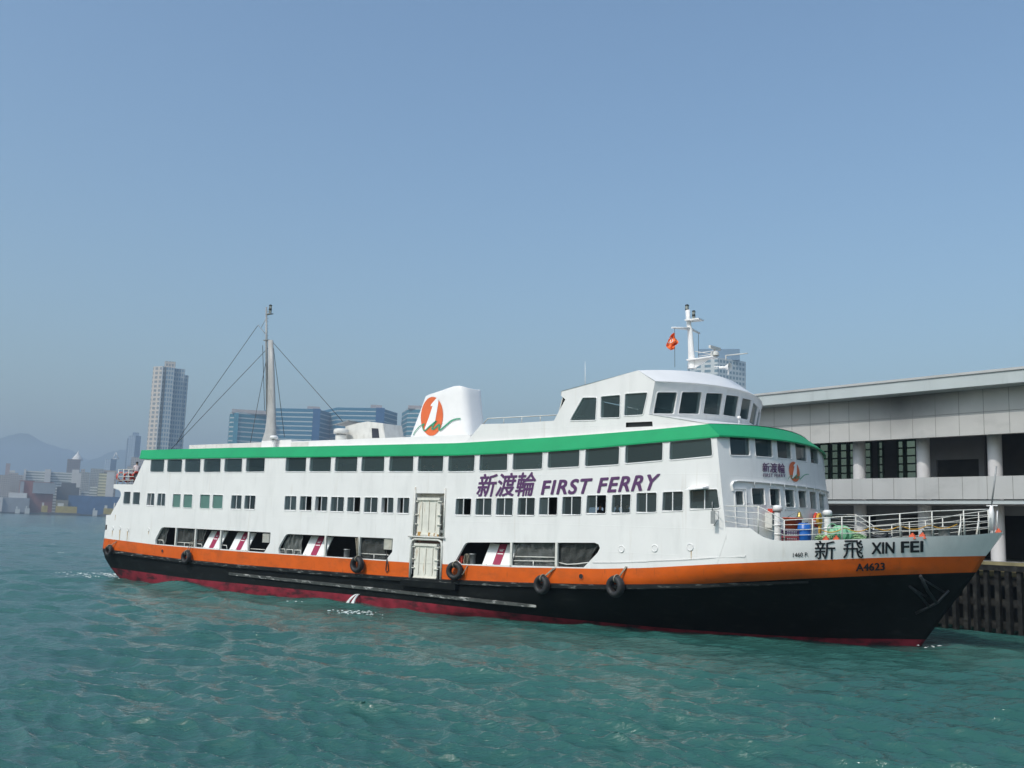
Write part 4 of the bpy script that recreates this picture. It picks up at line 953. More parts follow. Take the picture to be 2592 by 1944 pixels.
q = c0(b5(1270, 1190)); mb = MB(); mb.lathe([(.22, -.02), (.23, .14), (.15, .22), (.0, .24)], q, 16); mb.obox(q + Vector((0, 0, .40)), Vector((.05, .50, 0)), (.06, -.01, 0), (0, 0, .075)); mb.lathe([(.05, .2), (.05, .36)], q, 8); mb.build('radar', M['offwhite'], ferry)
mb = MB(); mb.tube([c0(b5(1500, 1190)), c0(b5(1975, 1142))], .03, 6); mb.tube([c0(b5(1510, 1200)), c0(b5(1510, 1300))], .03, 6); mb.tube([c0(b5(840, 1100)), c0(b5(1180, 1155))], .02, 6); mb.build('aerial_arm', M['offwhite'], ferry)
q = Lc(*onv(b5(1560, 1440), 0)); mb = MB(); mb.lathe([(.05, -.5), (.06, -.2), (.2, .05), (.24, .1)], q, 14, 0, 'x'); mb.tube([q, q + Vector((-.8, 0, .1))], .03, 6); mb.tube([q, q + Vector((0, 0, -.4))], .03, 5); mb.build('loudhailer', M['white2'], ferry, fix=False)
q = onv(b1(300, 860), 3.5); mb = MB(); mb.tube([Lc(q[0], 3.5, q[2] - .1), Lc(q[0] - .04, 3.5, q[2] + 1.25)], [.022, .008], 5); mb.build('whip_aerial', M['white2'], ferry)
q = onv(b1(1735, 1235), 3.2); mb = MB(); mb.tube([Lc(q[0], 3.2, q[2] - .15), Lc(q[0], 3.2, q[2] + .32)], .02, 6); mb.lathe([(.09, .3), (.09, .4), (.0, .42)], Lc(q[0], 3.2, q[2]), 10); mb.build('satellite_aerial', M['white2'], ferry)
mb = MB(); mb.tube([Lc(*onv(b5(405, 610), 1.15)), Lc(*onv(b5(410, 1440), 1.15))], .014, 4); mb.tube([Lc(*onv(b5(920, 715), -.9)), Lc(*onv(b5(918, 1240), -.9))], .014, 4); mb.build('halyard', M['wire'], ferry)
# house flag blowing from the halyard
fo_ = W(*onv(b5(405, 700), 1.15)); fe = empty('house_flag', fo_, HEAD, label='orange flag with white ringed numeral flying from the crosstree above the wheelhouse', category='flag')
o0 = Lc(*onv(b5(405, 700), 1.15)); FQ = [(405, 695), (480, 890), (380, 1065), (215, 985)]
def flagpt(a, b, off=0):
    TLp, TRp, BRp, BLp = Vector((370, 700)), Vector((405, 705)), Vector((395, 1060)), Vector((330, 1075))
    # outline traced as left edge and right edge
    left = [Vector(p) for p in ((385, 700), (330, 740), (270, 850), (215, 975), (250, 1030), (320, 1078))]; right = [Vector(p) for p in ((405, 705), (410, 800), (490, 890), (480, 930), (405, 985), (400, 1050))]
    def at(pl, t):
        t *= len(pl) - 1; i = min(int(t), len(pl) - 2); return pl[i].lerp(pl[i + 1], t - i)
    p = at(left, b).lerp(at(right, b), a)
    return Lc(*onv(b5(*p), 1.15 + .10 * math.sin(9 * a + 6 * b) + .06 * math.sin(17 * b) + off)) - o0
mb = MB(); mb.sheet([[flagpt(a, b) for a in np.linspace(0, 1, 14)] for b in np.linspace(0, 1, 20)], 0, True); fl = mb.build('cloth', M['flag'], fe)
def fpx(x, y): # flag-local a,b of a pixel
    best = None
    for a in np.linspace(0, 1, 20):
        for b in np.linspace(0, 1, 30):
            p = proj(W(*toship(fo_)) if False else P0 + Matrix.Rotation(HEAD, 3, 'Z') @ (flagpt(a, b) + o0)); q = b5(x, y); d = (p[0] - q[0]) ** 2 + (p[1] - q[1]) ** 2
            if best is None or d < best[0]: best = (d, a, b)
    return best[1:]
cxy = fpx(318, 872); mb = MB()
def fdec(da, db): return flagpt(min(1, max(0, cxy[0] + da)), min(1, max(0, cxy[1] + db)), .03)
n_ = 24; mb.sheet([[fdec(.27 * k * math.cos(t), .115 * k * math.sin(t)) for t in [2 * math.pi * i / n_ for i in range(n_)]] for k in (1, .78)], 0, False, close=True)
mb.poly([fdec(-.05, .06), fdec(.05, .06), fdec(.09, -.075), fdec(-.02, -.06)]); mb.build('ring_emblem', M['logo_white'], fl)

# ------------------------------------------------------------------ bow deck, railings
mb = MB(); xs = np.concatenate([np.linspace(28.6, 31.6, 10), np.linspace(31.9, 39.75, 30)])
dkz = lambda x: min(deck(x), 4.5 + max(0, x - 32.3) * .09) - .08
mb.sheet([[Lc(x, s_ * max(hb(x, dkz(x)) - .03, 0), dkz(x)) for x in xs] for s_ in (1, -1)], 0); mb.build('bow_deck', mat('bow_deck_paint', (.07, .10, .08), .7, var=.2), ferry)
def edge(x, sd=1, ins=.06): return (x, sd * max(hb(x, deck(x)) - ins, .03), deck(x))
def xat(px):
    lo_, hi_ = 29.6, 39.7
    for _ in range(40):
        m_ = (lo_ + hi_) / 2; a = edge(m_)
        if proj(W(*a))[0] < px: lo_ = m_
        else: hi_ = m_
    return lo_
posts = [(z7(1530, 1200), z7(1530, 985)), (z7(1810, 1355), z7(1810, 1135)), (z7(2115, 1345), z7(2108, 1120)), (z8(548, 1130), z8(545, 932)), (z8(802, 1112), z8(800, 925)), (z8(1080, 1100), z8(1080, 905)), (z8(1375, 1085), z8(1375, 882)), (z8(1665, 1075), z8(1662, 872)), (z8(1890, 1065), z8(1895, 865))]
PX = []
for b, t in posts:
    x = xat(b[0]); a = edge(x); tz = onv(t, a[1])[2]; PX.append((x, a[1], a[2], max(tz, a[2] + .5)))
for sd in (1, -1):
    rl = MB(); pos = [(x, sd * v, z0, z1_) for x, v, z0, z1_ in PX]
    st = (29.9, sd * (HB - .02), 4.98, PX[0][3] - .02)
    seq = [st] + pos
    for k in (.27, .52, .77, 1.0):
        pts = [Lc(x, v, z0 + (z1_ - z0) * k) for x, v, z0, z1_ in seq]
        fine = []
        for i in range(len(pts) - 1):
            for q in range(5):
                t = q / 5; p = pts[i].lerp(pts[i + 1], t)
                if i >= 2:
                    x = p.x; p.y = -(seq[i][1] * (1 - t) + seq[i + 1][1] * t) if abs(seq[i][1]) < .3 else -sd * max(hb(x, deck(x)) - .06, .03)
                if k < 1: p.z += .012 * math.sin(3 * p.x)
                fine.append(p)
        fine.append(pts[-1]); rl.tube(fine, .024 if k == 1 else .016, 6)
    rb = rl.build('bow_railing', M['rail'], ferry)
    for x, v, z0, z1_ in pos:
        mb = MB(); mb.tube([Lc(x, v, z0 - .02), Lc(x, v, z1_)], .028, 6); mb.build('post', M['rail'], rb)
    for x, v, z0, z1_ in pos[5:8]:
        mb = MB(); mb.tube([Lc(x, v, z1_ - .35), Lc(x - .05, v - sd * .32, z0)], .04, 6); mb.build('brace', M['rail'], rb)
# aft railings
mb = MB()
for zc in (7.15, 7.42, 7.68, 7.95):
    mb.tube([Lc(-17.2, 6.3, zc), Lc(-19.4, 6.25, zc), Lc(-19.45, -6.25, zc), Lc(-17.2, -6.3, zc)], .028, 5)
for v in (6.25, 3.2, 0, -3.2, -6.25): mb.tube([Lc(-19.43, v, 6.8), Lc(-19.43, v, 7.97)], .03, 5)
for x in (-18.0, -18.7): mb.tube([Lc(x, 6.28, 6.8), Lc(x, 6.28, 7.97)], .03, 5)
for zc in (4.95, 5.2, 5.45): mb.tube([Lc(-18.6, 6.2, zc), Lc(-20.0, 5.9, zc), Lc(-20.15, -5.9, zc)], .028, 5)
for x in (-19.4, -20.0): mb.tube([Lc(x, 6.05, 4.5), Lc(x, 6.0, 5.47)], .03, 5)
mb.tube([Lc(-18.9, 6.1, 4.5), Lc(-18.9, 6.1, 6.6)], .05, 6)
mb.build('stern_railing', M['rail'], ferry)
# jackstaff at the stem
mb = MB(); a, b = Lc(*onv(z8(1915, 830), 0)), Lc(*onv(z8(1960, 470), 0)); mb.tube([a, b], .035, 6); mb.build('jackstaff', M['steel'], ferry)
mb = MB(); c = Lc(*onv(z8(1915, 1060), 0)); mb.tube([c, c + Vector((0, 0, .75)), a], [.14, .14, .05], 8); mb.tube([a + Vector((-.2, .0, -.02)), a + Vector((.25, 0, -.0))], .03, 5); mb.tube([Lc(*onv(z8(1965, 1055), -.2)), Lc(*onv(z8(1968, 875), -.2))], .03, 5); mb.build('jackstaff_base', M['white2'], ferry)
# gear on the bow deck
def ondeck(p, v): 
    a = onv(p, v); return Lc(a[0], v, dkz(a[0]))
q = ondeck(b6(1165, 720), 4.5); ventilator(q, 1.62, .15, .215, M['white2'], (.2, .45))
q = ondeck(z8(415, 1030), 1.2); ventilator(q, 1.55, .15, .215, M['white2'], (.2, .45))
fa = hit(ffront, b6(960, 600), 36, 66)
c = Lc(fa[0] + .3, fa[1], fa[2]); mb = MB(); mb.obox(c, (.17, 0, 0), (0, .42, 0), (0, 0, .34)); ac = mb.build('cooling_unit', M['offwhite'], ferry); mb = MB(); mb.lathe([(.0, .175), (.27, .175), (.29, .19), (.29, .17)], c + Vector((0, -.08, 0)), 20, 0, 'x'); mb.build('fan_grille', M['steel'], ac)
mb = MB(); mb.obox(c + Vector((0.02, -.1, .42)), (.12, 0, 0), (0, .18, 0), (0, 0, .1)); e = empty('bag', P0, HEAD, label='small red bag lying on the cooling unit beside the bow ventilator', category='bag'); mb.build('bag_body', M['lifered'], e)
fa = hit(ffront, b6(1900, 880), 36, 66)
def thing(name, label, cat, p, v, dz=0, group=None):
    q = ondeck(p, v); return empty(name, P0 + Matrix.Rotation(HEAD, 3, 'Z') @ q + Vector((0, 0, dz)), HEAD, label=label, category=cat, group=group)
cr_l = ('purple slatted crate standing lowest on the bow deck under the orange tub', 'purple crate stacked on another crate right under the orange tub')
for k in (0, 1):
    e = thing('crate', cr_l[k], 'crate', b6(1430, 940), 5.0, .30 * k, 'crates stacked under the orange tub'); mb = MB(); h_ = .29
    for x in (-.4, .38): mb.box((x, -.28, 0), (x + .02, .28, h_))
    for y in (-.3, .28): mb.box((-.4, y, 0), (.4, y + .02, .05)); mb.box((-.4, y, .1), (.4, y + .02, .15)); mb.box((-.4, y, .2), (.4, y + .02, h_))
    for y in (-.3, .28):
        for i in range(6): mb.box((-.4 + i * .156, y - .003, 0), (-.38 + i * .156, y + .023, h_))
    mb.box((-.39, -.29, .01), (.39, .29, .03)); mb.build('slatted_body', M['cratered'] if k == 0 else M['crate'], e)
e = thing('tub', 'open orange plastic tub resting on the stacked crates at the bow', 'tub', b6(1430, 940), 5.0, .605)
mb = MB(); mb.lathe([(0, 0), (.33, 0), (.41, .44), (.45, .44), (.45, .48), (.38, .48), (.31, .04), (0, .04)], (0, 0, 0), 22); mb.build('tub_body', M['tub'], e, fix=False)
e = thing('barrel', 'blue plastic barrel standing on the bow deck beside the crates', 'barrel', b6(1628, 935), 5.0); mb = MB()
mb.lathe([(0, 0), (.26, 0), (.29, .05), (.29, .28), (.305, .3), (.29, .32), (.29, .56), (.305, .58), (.29, .6), (.28, .78), (.22, .84), (0, .84)], (0, 0, 0), 20); bo = mb.build('drum_body', M['blue'], e, fix=False); mb = MB(); mb.lathe([(.06, .84), (.06, .88), (0, .88)], (.12, 0, 0), 10); mb.build('cap', M['blackp'], bo, fix=False)
def torus(mb, c, R_, r, ax, m=0, n=28, k=10, a0=0, a1=2 * math.pi):
    c = Vector(c); ax = Vector(ax).normalized(); u = ax.cross(Vector((0, 0, 1)));
    if u.length < .01: u = Vector((1, 0, 0))
    u.normalize(); w_ = ax.cross(u)
    pts = [c + (u * math.cos(t) + w_ * math.sin(t)) * R_ for t in np.linspace(a0, a1, n, endpoint=False)]
    if a1 - a0 > 6.2: mb.tube(pts, r, k, m, closed=True)
    else: mb.tube(pts + [c + (u * math.cos(a1) + w_ * math.sin(a1)) * R_], r, k, m)
h = hit(ffront, b6(1800, 590), 36, 66)
e = empty('lifebuoy', W(h[0] + .14, h[1], h[2]), HEAD, label='red lifebuoy with white bands hung on the front wall above the bow deck', category='lifebuoy'); mb = MB(); torus(mb, (0, 0, 0), .30, .075, (1, .0, 0)); lb = mb.build('ring', M['lifered'], e, fix=False); mb = MB()
for t in (0, 1.57, 3.14, 4.71): torus(mb, (0, 0, 0), .30, .079, (1, 0, 0), 0, 4, 10, t + .1, t + .38)
mb.build('reflective_band', M['logo_white'], lb, fix=False)
h = hit(ffront, b6(1735, 590), 36, 66)
e = empty('yellow_hose', W(h[0] + .45, h[1], h[2]), HEAD, label='yellow canvas hose bundle hanging beside the red lifebuoy on the bow', category='hose'); mb = MB()
for k in range(7):
    a = k * .16 - .5; pts = [Vector((.05 * math.sin(k), .22 * math.sin(t) + a * .18, .24 * math.cos(t) + .05 * math.sin(2 * k))) for t in np.linspace(0, 6.0, 20)]; mb.tube(pts, .05, 6)
for k in range(4): mb.tube([Vector((.04, -.1 + .06 * k, -.2)), Vector((.02, -.08 + .05 * k + .03 * math.sin(k), -.6)), Vector((0.02, -.03 + .03 * k, -1.0))], .05, 6)
mb.build('hose_loops', M['yellow'], e)
h = onv(b6(1545, 500), 2.3); mb = MB(); c = Lc(*h); mb.lathe([(.0, .13), (.06, .12), (.09, .02), (.11, -.08), (.16, -.13), (.14, -.13), (.09, -.06), (0, .08)], c, 16); bell = mb.build('bell', M['brass'], ferry, fix=False)
w0 = Lc(xfront(2.3, c.z + .2), 2.3, c.z + .2); mb = MB(); mb.tube([w0, c + Vector((0, 0, .2)), c + Vector((0, 0, .1))], .02, 5); mb.tube([w0 - Vector((0, 0, .4)), c + Vector((0, 0, .2))], .015, 5); mb.build('bracket', M['steel'], bell)
# windlass
q0 = ondeck(z8(540, 1100), .6); mb = MB(); wc = q0 + Vector((0, 0, .45))
mb.box((q0.x - .55, q0.y - 1.0, q0.z), (q0.x + .55, q0.y + 1.0, q0.z + .12)); mb.tube([wc + Vector((0, -1.25, 0)), wc + Vector((0, 1.25, 0))], .07, 10)
for y in (-1.2, -.75, .75, 1.2): mb.lathe([(.0, -.09), (.20, -.09), (.20, -.06), (.14, -.03), (.14, .03), (.20, .06), (.20, .09), (0, .09)], wc + Vector((0, y, 0)), 18, 0, 'y')
for y in (-.35, .35): mb.lathe([(0, -.04), (.38, -.04), (.38, .04), (0, .04)], wc + Vector((0, y, 0)), 24, 0, 'y')
mb.lathe([(.0, -.3), (.26, -.3), (.26, .3), (0, .3)], wc, 20, 0, 'y')
for y in (-1.0, -.55, .55, 1.0): mb.hexa([wc + Vector((-.3, y - .04, -.45)), wc + Vector((.3, y - .04, -.45)), wc + Vector((.3, y + .04, -.45)), wc + Vector((-.3, y + .04, -.45))], [wc + Vector((-.09, y - .04, .1)), wc + Vector((.09, y - .04, .1)), wc + Vector((.09, y + .04, .1)), wc + Vector((-.09, y + .04, .1))])
mb.box((wc.x - .75, wc.y - .3, q0.z), (wc.x - .45, wc.y + .25, q0.z + .5)); torus(mb, wc + Vector((.1, -1.4, .18)), .24, .02, (0, 1, 0))
mb.build('windlass', M['winch'], ferry, fix=False)
def rope_pile(label, p, v, R_, n, m, seed):
    rr_ = random.Random(seed); e = thing('rope_pile', label, 'rope', p, v); mb = MB()
    for k in range(n):
        ph = rr_.random() * 6.28; rr2 = R_ * rr_.uniform(.5, 1); cx, cy = rr_.uniform(-.25, .25) * R_, rr_.uniform(-.25, .25) * R_; z0 = .04 + k / n * R_ * .8 * rr_.uniform(.6, 1.1)
        mb.tube([Vector((cx + rr2 * math.cos(t), cy + 1.2 * rr2 * math.sin(t), z0 + .08 * math.sin(2 * t + ph))) for t in np.linspace(0, 6.28, 18, endpoint=False)], .03, 5, closed=True)
    mb.build('rope_loops', m, e)
rope_pile('tangled heap of pale green mooring rope behind the windlass on the bow', z8(650, 1090), -.6, .55, 26, M['greenrope'], 3)
rope_pile('low green rope coil on the bow deck just ahead of the first ventilator', z8(390, 1100), 3.0, .42, 12, M['greenrope'], 5)
rope_pile('dark heap of rope and chain lying on the bow deck before the windlass', z8(900, 1090), .4, .5, 14, M['wire'], 9)
for x, v in ((1340, 1.4), (1492, 1.2), (1320, -1.2), (1470, -1.0)):
    q = ondeck(z8(x, 1075), v); bollard(q.x, v, q.z, .19, .5)
for x, v in ((1190, 2.9), (1282, 2.6), (400, 5.0), (495, 4.8), (1980, -.15)):
    mb = MB(); q = ondeck(z8(x, 1080), v); mb.hexa([q + Vector(p) for p in ((-.16, -.1, 0), (.16, -.1, 0), (.16, .1, 0), (-.16, .1, 0))], [q + Vector(p) for p in ((-.08, -.07, .2), (.08, -.07, .2), (.08, .07, .2), (-.08, .07, .2))]); mb.lathe([(.05, .19), (.05, .26), (0, .26)], q, 10); mb.build('fairlead', M['tub'], ferry, fix=False)
e = thing('rope', 'sagging yellow-green line strung along the bow railing past the windlass', 'rope', z8(700, 1090), 4.0, .5); b0 = Vector(e.location)
def rel(p): return Matrix.Rotation(-HEAD, 3, 'Z') @ (W(*p) - b0)
pts = []
for i in range(40):
    x = 33.6 + i * .12; v_ = max(hb(x, deck(x)) - .12, .1); pts.append(rel((x, v_, deck(x) + .5 - .18 * abs(math.sin(i * .4)))))
mb = MB(); mb.tube(pts, .02, 5); mb.build('rope_strand', M['yellow'], e)

# lifebuoys on the aft deck rail
labs = ('red lifebuoy on the aft upper deck railing, nearest the corner', 'red lifebuoy on the aft upper deck railing, middle of the three', 'red lifebuoy on the aft upper deck railing, closest to the standing passenger')
for (x, y), lb_ in zip(((282, 540), (352, 545), (448, 535)), labs):
    r = ray(z3(x, y)); t = ((P0 - CP).dot(FW) - 19.32) / r.dot(FW); a = toship(CP + r * t); X, v, Z = a
    if not -6 < v < 6: X, v, Z = onv(z3(x, y), 5.5)
    e = empty('lifebuoy', W(X, v, Z), HEAD, label=lb_, category='lifebuoy', group='lifebuoys on the aft railing'); mb = MB(); torus(mb, (0, 0, 0), .30, .085, (1, 0, 0)); mb.build('ring', M['lifered'], e, fix=False)
# ------------------------------------------------------------------ people
def skin_mesh(verts, edges, radii, root=0, sub=1):
    me = bpy.data.meshes.new('person'); me.from_pydata([Vector(v) for v in verts], edges, []); o = bpy.data.objects.new('person', me); COL.objects.link(o)
    o.modifiers.new('skin', 'SKIN'); sk = me.skin_vertices[0].data
    for i, r in enumerate(radii): sk[i].radius = (r, r) if not isinstance(r, tuple) else r; sk[i].use_root = (i == root)
    s_ = o.modifiers.new('sub', 'SUBSURF'); s_.levels = sub; s_.render_levels = sub
    dg = bpy.context.evaluated_depsgraph_get(); m2 = bpy.data.meshes.new_from_object(o.evaluated_get(dg)); bpy.data.objects.remove(o); bpy.data.meshes.remove(me)
    for p in m2.polygons: p.use_smooth = True
    return m2
def body(seated, lean=0.):
    V, E_, Rr = [], [], []
    def add(p, r, par=None):
        V.append(p); Rr.append(r)
        if par is not None: E_.append((par, len(V) - 1))
        return len(V) - 1
    hz = .50 if seated else .95
    pel = add((0, 0, hz), .14); sp = add((.02, 0, hz + .25), .135, pel); ch = add((0.03 + lean, 0, hz + .43), .15, sp); nk = add((.03 + lean, 0, hz + .58), .06, ch)
    hd = add((.05 + lean, 0, hz + .68), .088, nk); tpn = add((.05 + lean, 0, hz + .80), .075, hd); add((.145 + lean, 0, hz + .69), .018, hd)
    for s_ in (1, -1):
        sh = add((.03 + lean, .18 * s_, hz + .50), .065, ch)
        if seated: el = add((.06, .23 * s_, hz + .24), .045, sh); wr = add((.27, .17 * s_, hz + .16), .03, el); dirn = Vector((1, -.2 * s_, -.1))
        else: el = add((.12, .24 * s_, hz + .22), .045, sh); wr = add((.34, .2 * s_, hz + .10), .03, el); dirn = Vector((1, -.1 * s_, -.3))
        pm = add(tuple(Vector(V[wr]) + dirn * .07), .032, wr)
        for k in range(4): f1 = add(tuple(Vector(V[pm]) + dirn * .05 + Vector((0, (.03 - .02 * k), 0))), .010, pm); add(tuple(Vector(V[f1]) + dirn * (.035 - .004 * abs(k - 1)) + Vector((0, 0, -.02))), .008, f1)
        th_ = add(tuple(Vector(V[wr]) + dirn * .05 + Vector((0, -.05 * s_, .01))), .011, wr)
        hp = add((0, .10 * s_, hz - .04), .10, pel)
        if seated: kn = add((.44, .12 * s_, .49), .07, hp); an_ = add((.46, .12 * s_, .08), .042, kn)
        else: kn = add((.03, .11 * s_, .50), .07, hp); an_ = add((-.01, .11 * s_, .08), .042, kn)
        add((V[an_][0] + .16, .12 * s_, .035), .035, an_)
    return skin_mesh(V, E_, Rr), hz, lean
def clothe(me, hz, shirt):
    for m_ in (M['skin'], shirt, M['darkcloth']): me.materials.append(m_)
    for p in me.polygons:
        c = p.center; p.material_index = 1 if (hz + .02 < c.z < hz + .57 and not (c.x > .2)) else 2 if c.z <= hz + .02 and c.z > .07 and c.x < .5 and not (c.x > .18 and c.z > hz - .1 and abs(c.y) > .16 and c.z > .55) else 0
def hairmesh(hz, lean):
    mb = MB(); c = Vector((.035 + lean, 0, hz + .735)); rows_ = []
    for i in range(7):
        t = i / 6 * 1.75; rows_.append([c + Vector((.108 * math.sin(t) * math.cos(a) - .012, .098 * math.sin(t) * math.sin(a), .115 * math.cos(t))) if not (math.cos(a) > .35 and t > .95) else c + Vector((.09 * math.sin(.95) * math.cos(a), .09 * math.sin(.95) * math.sin(a), .11 * math.cos(.95))) for a in np.linspace(0, 2 * math.pi, 16, endpoint=False)])
    mb.sheet(rows_, 0, True, close=True); return mb
def person(label, loc, rz, seated, shirt, group=None, lean=0.):
    me, hz, ln = body(seated, lean); clothe(me, hz, shirt)
    o = bpy.data.objects.new('person', me); COL.objects.link(o); o.location = loc; o.rotation_euler = (0, 0, rz); tag(o, label, 'person', group)
    hairmesh(hz, ln).build('hair', M['hair'], o); return o
a = onv(z3(452, 430), 4.6)
pp = person('dark haired passenger in a pale shirt standing at the aft upper deck railing', W(a[0], 4.6, f3(-17)), HEAD + 2.6, False, M['shirt'])
spots = [(z4(1845, 470), 'left one of two passengers seated behind the upper window above the boarding gates', 3), (z4(1925, 470), 'right one of two passengers seated behind the upper window above the boarding gates', 3), (z5(650, 165), 'passenger seated at the left of the first upper window forward of the gates', 3), (z5(780, 165), 'passenger seated at the right of the first upper window forward of the gates', 3), (z5(980, 165), 'seated passenger in the upper window right above the first purple character', 3), (z5(1550, 150), 'seated passenger at the right edge of the upper window above the purple word FIRST', 3), (z6(1690, 745), 'passenger seated before a white bench in the middle deck window below letter F', 2), (z6(1870, 745), 'seated passenger at the left of the middle deck window below the double R', 2), (z6(1975, 745), 'seated passenger at the right of the middle deck window below the double R', 2)]
for i, (p, lb_, dk) in enumerate(spots):
    v = 5.4 if dk == 3 else 5.5; a = onv(p, v); fz = f3(a[0]) if dk == 3 else f2(a[0])
    person(lb_, W(a[0], v, fz + .0), HEAD + (.2 if i % 2 else -.15), True, M['darkcloth'], 'passengers seated behind the windows', .02 * (i % 3))
    mb = MB(); mb.box((a[0] - .2, -v - .25, fz + .37), (a[0] + .22, -v + .25, fz + .42)); mb.box((a[0] - .24, -v - .25, fz + .42), (a[0] - .18, -v + .25, fz + .85)); mb.box((a[0] - .05, -v - .04, fz), (a[0] + .05, -v + .04, fz + .37)); mb.build('single_seat', M['seat'], ferry)

# ------------------------------------------------------------------ pier
PA = R(-38.0); PD = Vector((math.sin(PA), math.cos(PA), 0)); PN = Vector((math.cos(PA), -math.sin(PA), 0))
def PP(D, s_, Z): return PN * D + PD * s_ + Vector((0, 0, Z))
def onp(p, D):
    r = ray(p); t = (PN * D - CP).dot(PN) / r.dot(PN); q = CP + r * t; return (q.dot(PD), q.z)
pier = empty('ferry_pier', PP(57, 26, 0), 0, label='grey two storey ferry pier building with round columns behind the bow', category='pier')
PO = Vector(pier.location)
def PL(D, s_, Z): return PP(D, s_, Z) - PO
def pbox(mb, D0, D1, s0, s1, za, zb, m=0): mb.hexa([PL(D0, s0, za), PL(D1, s0, za), PL(D1, s1, za), PL(D0, s1, za)], [PL(D0, s0, zb), PL(D1, s0, zb), PL(D1, s1, zb), PL(D0, s1, zb)], m)
DF, DR, DC = 57.0, 55.7, 58.6
S0, S1 = 4.0, 56.0
zr1 = onp(b2(1500, 227), DR)[1]; zr0 = onp(b2(1500, 340), DR)[1]
zw0 = onp(b2(1500, 722), DF)[1]; zb1 = onp(b2(1500, 1046), DF)[1]; zb0 = onp(b2(1500, 1224), DF)[1]; zs0 = onp(b2(1500, 1265), DF)[1]
zd = onp(b4(1640, 622), 54.0)[1]
M['panel'] = mat('pier_cladding', (.46, .46, .45), .5, var=.06, scale=.5, grime=((.22, .22, .22), .25, .5, .55, .8, .55), streak=((.27, .27, .27), 1.2, .12, .58, .75, .4))
M['fascia'] = mat('pier_roof_edge', (.46, .50, .50), .5, var=.05, scale=.6, streak=((.3, .33, .33), 1.5, .2, .6, .75, .4))
M['column'] = mat('pier_column_paint', (.62, .60, .60), .5, var=.04)
M['joint'] = mat('panel_joint', (.24, .24, .23), .8)
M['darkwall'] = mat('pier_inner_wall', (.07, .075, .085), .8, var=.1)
M['mullion'] = mat('green_mullion', (.008, .035, .02), .5)
M['timber'] = mat('wet_timber', (.016, .016, .015), .9, var=.4, scale=3, bump=.5, bscale=7, spec=.2, grime=((.07, .068, .06), 2, 1.5, .52, .75, .7))
M['yellowline'] = mat('yellow_edge', (.22, .19, .10), .8, var=.3)
mb = MB(); pbox(mb, DR, 84, S0, S1, zr0, zr1 - .1); mb.build('roof', M['fascia'], pier)
mb = MB(); pbox(mb, DR - .08, DR + .3, S0 - .1, S1 + .1, zr1 - .12, zr1 + .02); mb.build('roof_trim', M['panel'], pier)
mb = MB(); pbox(mb, DF, DF + .4, S0, S1, zw0, zr0 + .05)
ss_, sz_ = onp(b2(1210, 430), DF); sp0 = PL(DF, ss_, sz_)
M['panel_sooty'] = mat('pier_cladding_sooty', (.47, .46, .44), .5, var=.06, scale=.5, grime=((.22, .22, .22), .25, .5, .55, .8, .55), spot=(tuple(sp0 + Vector((1.1, 1.1, .45))), (4.6, 4.6, 2.3), (.07, .07, .07), .95))
uw = mb.build('upper_wall', M['panel_sooty'], pier)
zm = onp(b2(1500, 545), DF)[1]
jx = [onp(b2(x, 600), DF)[0] for x in (190, 335, 483, 638, 797, 960, 1132, 1308, 1495, 1685, 1882, 2092)]; js = abs(jx[-1] - jx[0]) / 11
mb = MB(); jl = [jx[0] + js * k for k in range(-20, 26)]
for s_ in jl:
    if S0 < s_ < S1: pbox(mb, DF - .012, DF + .02, s_ - .014, s_ + .014, zw0 + .02, zr0)
pbox(mb, DF - .013, DF + .02, S0, S1, zm - .014, zm + .014); mb.build('panel_joint', M['joint'], uw)
mb = MB(); pbox(mb, DF, DF + .25, S0, S1, zb0, zb1); bw = mb.build('balcony_wall', M['panel'], pier)
jy = [onp(b2(x, 1150), DF)[0] for x in (660, 820, 985, 1155, 1335, 1520, 1712, 1912, 2120)]; jb = abs(jy[-1] - jy[0]) / 8
mb = MB()
for k in range(-22, 26):
    s_ = jy[0] + jb * k
    if S0 < s_ < S1: pbox(mb, DF - .012, DF + .02, s_ - .014, s_ + .014, zb0 + .02, zb1 - .02)
mb.build('panel_joint', M['joint'], bw)
mb = MB(); pbox(mb, DF + .12, 84, S0, S1, zs0, zb0 - .05); mb.build('floor_slab', M['panel'], pier)
mb = MB(); pbox(mb, DF - .06, DF + .11, S0, S1, zs0 + .02, zb0 - .12); mb.build('slab_edge', M['fascia'], pier)
mb = MB(); pbox(mb, 54.3, 84, S0, S1, zd - .9, zd); mb.build('quay_deck', mat('quay_concrete', (.22, .22, .21), .8, var=.15), pier)
mb = MB(); pbox(mb, 54.0, 54.3, S0, S1, zd - .7, zd + .05); mb.build('quay_edge', M['yellowline'], pier)
cs = [onp(b2(x, 1000), DC)[0] for x in (876, 1397, 1973)]; cp_ = (cs[0] - cs[2]) / 2
for k in range(-4, 5):
    s_ = cs[1] + cp_ * k
    if not S0 + .8 < s_ < S1 - .5: continue
    c = PL(DC, s_, 0); mb = MB(); mb.lathe([(.40, zd), (.40, zs0)], c, 28); mb.lathe([(.40, zb0 - .04), (.40, zr0 - .3)], c, 28); mb.build('column', M['column'], pier, fix=False)
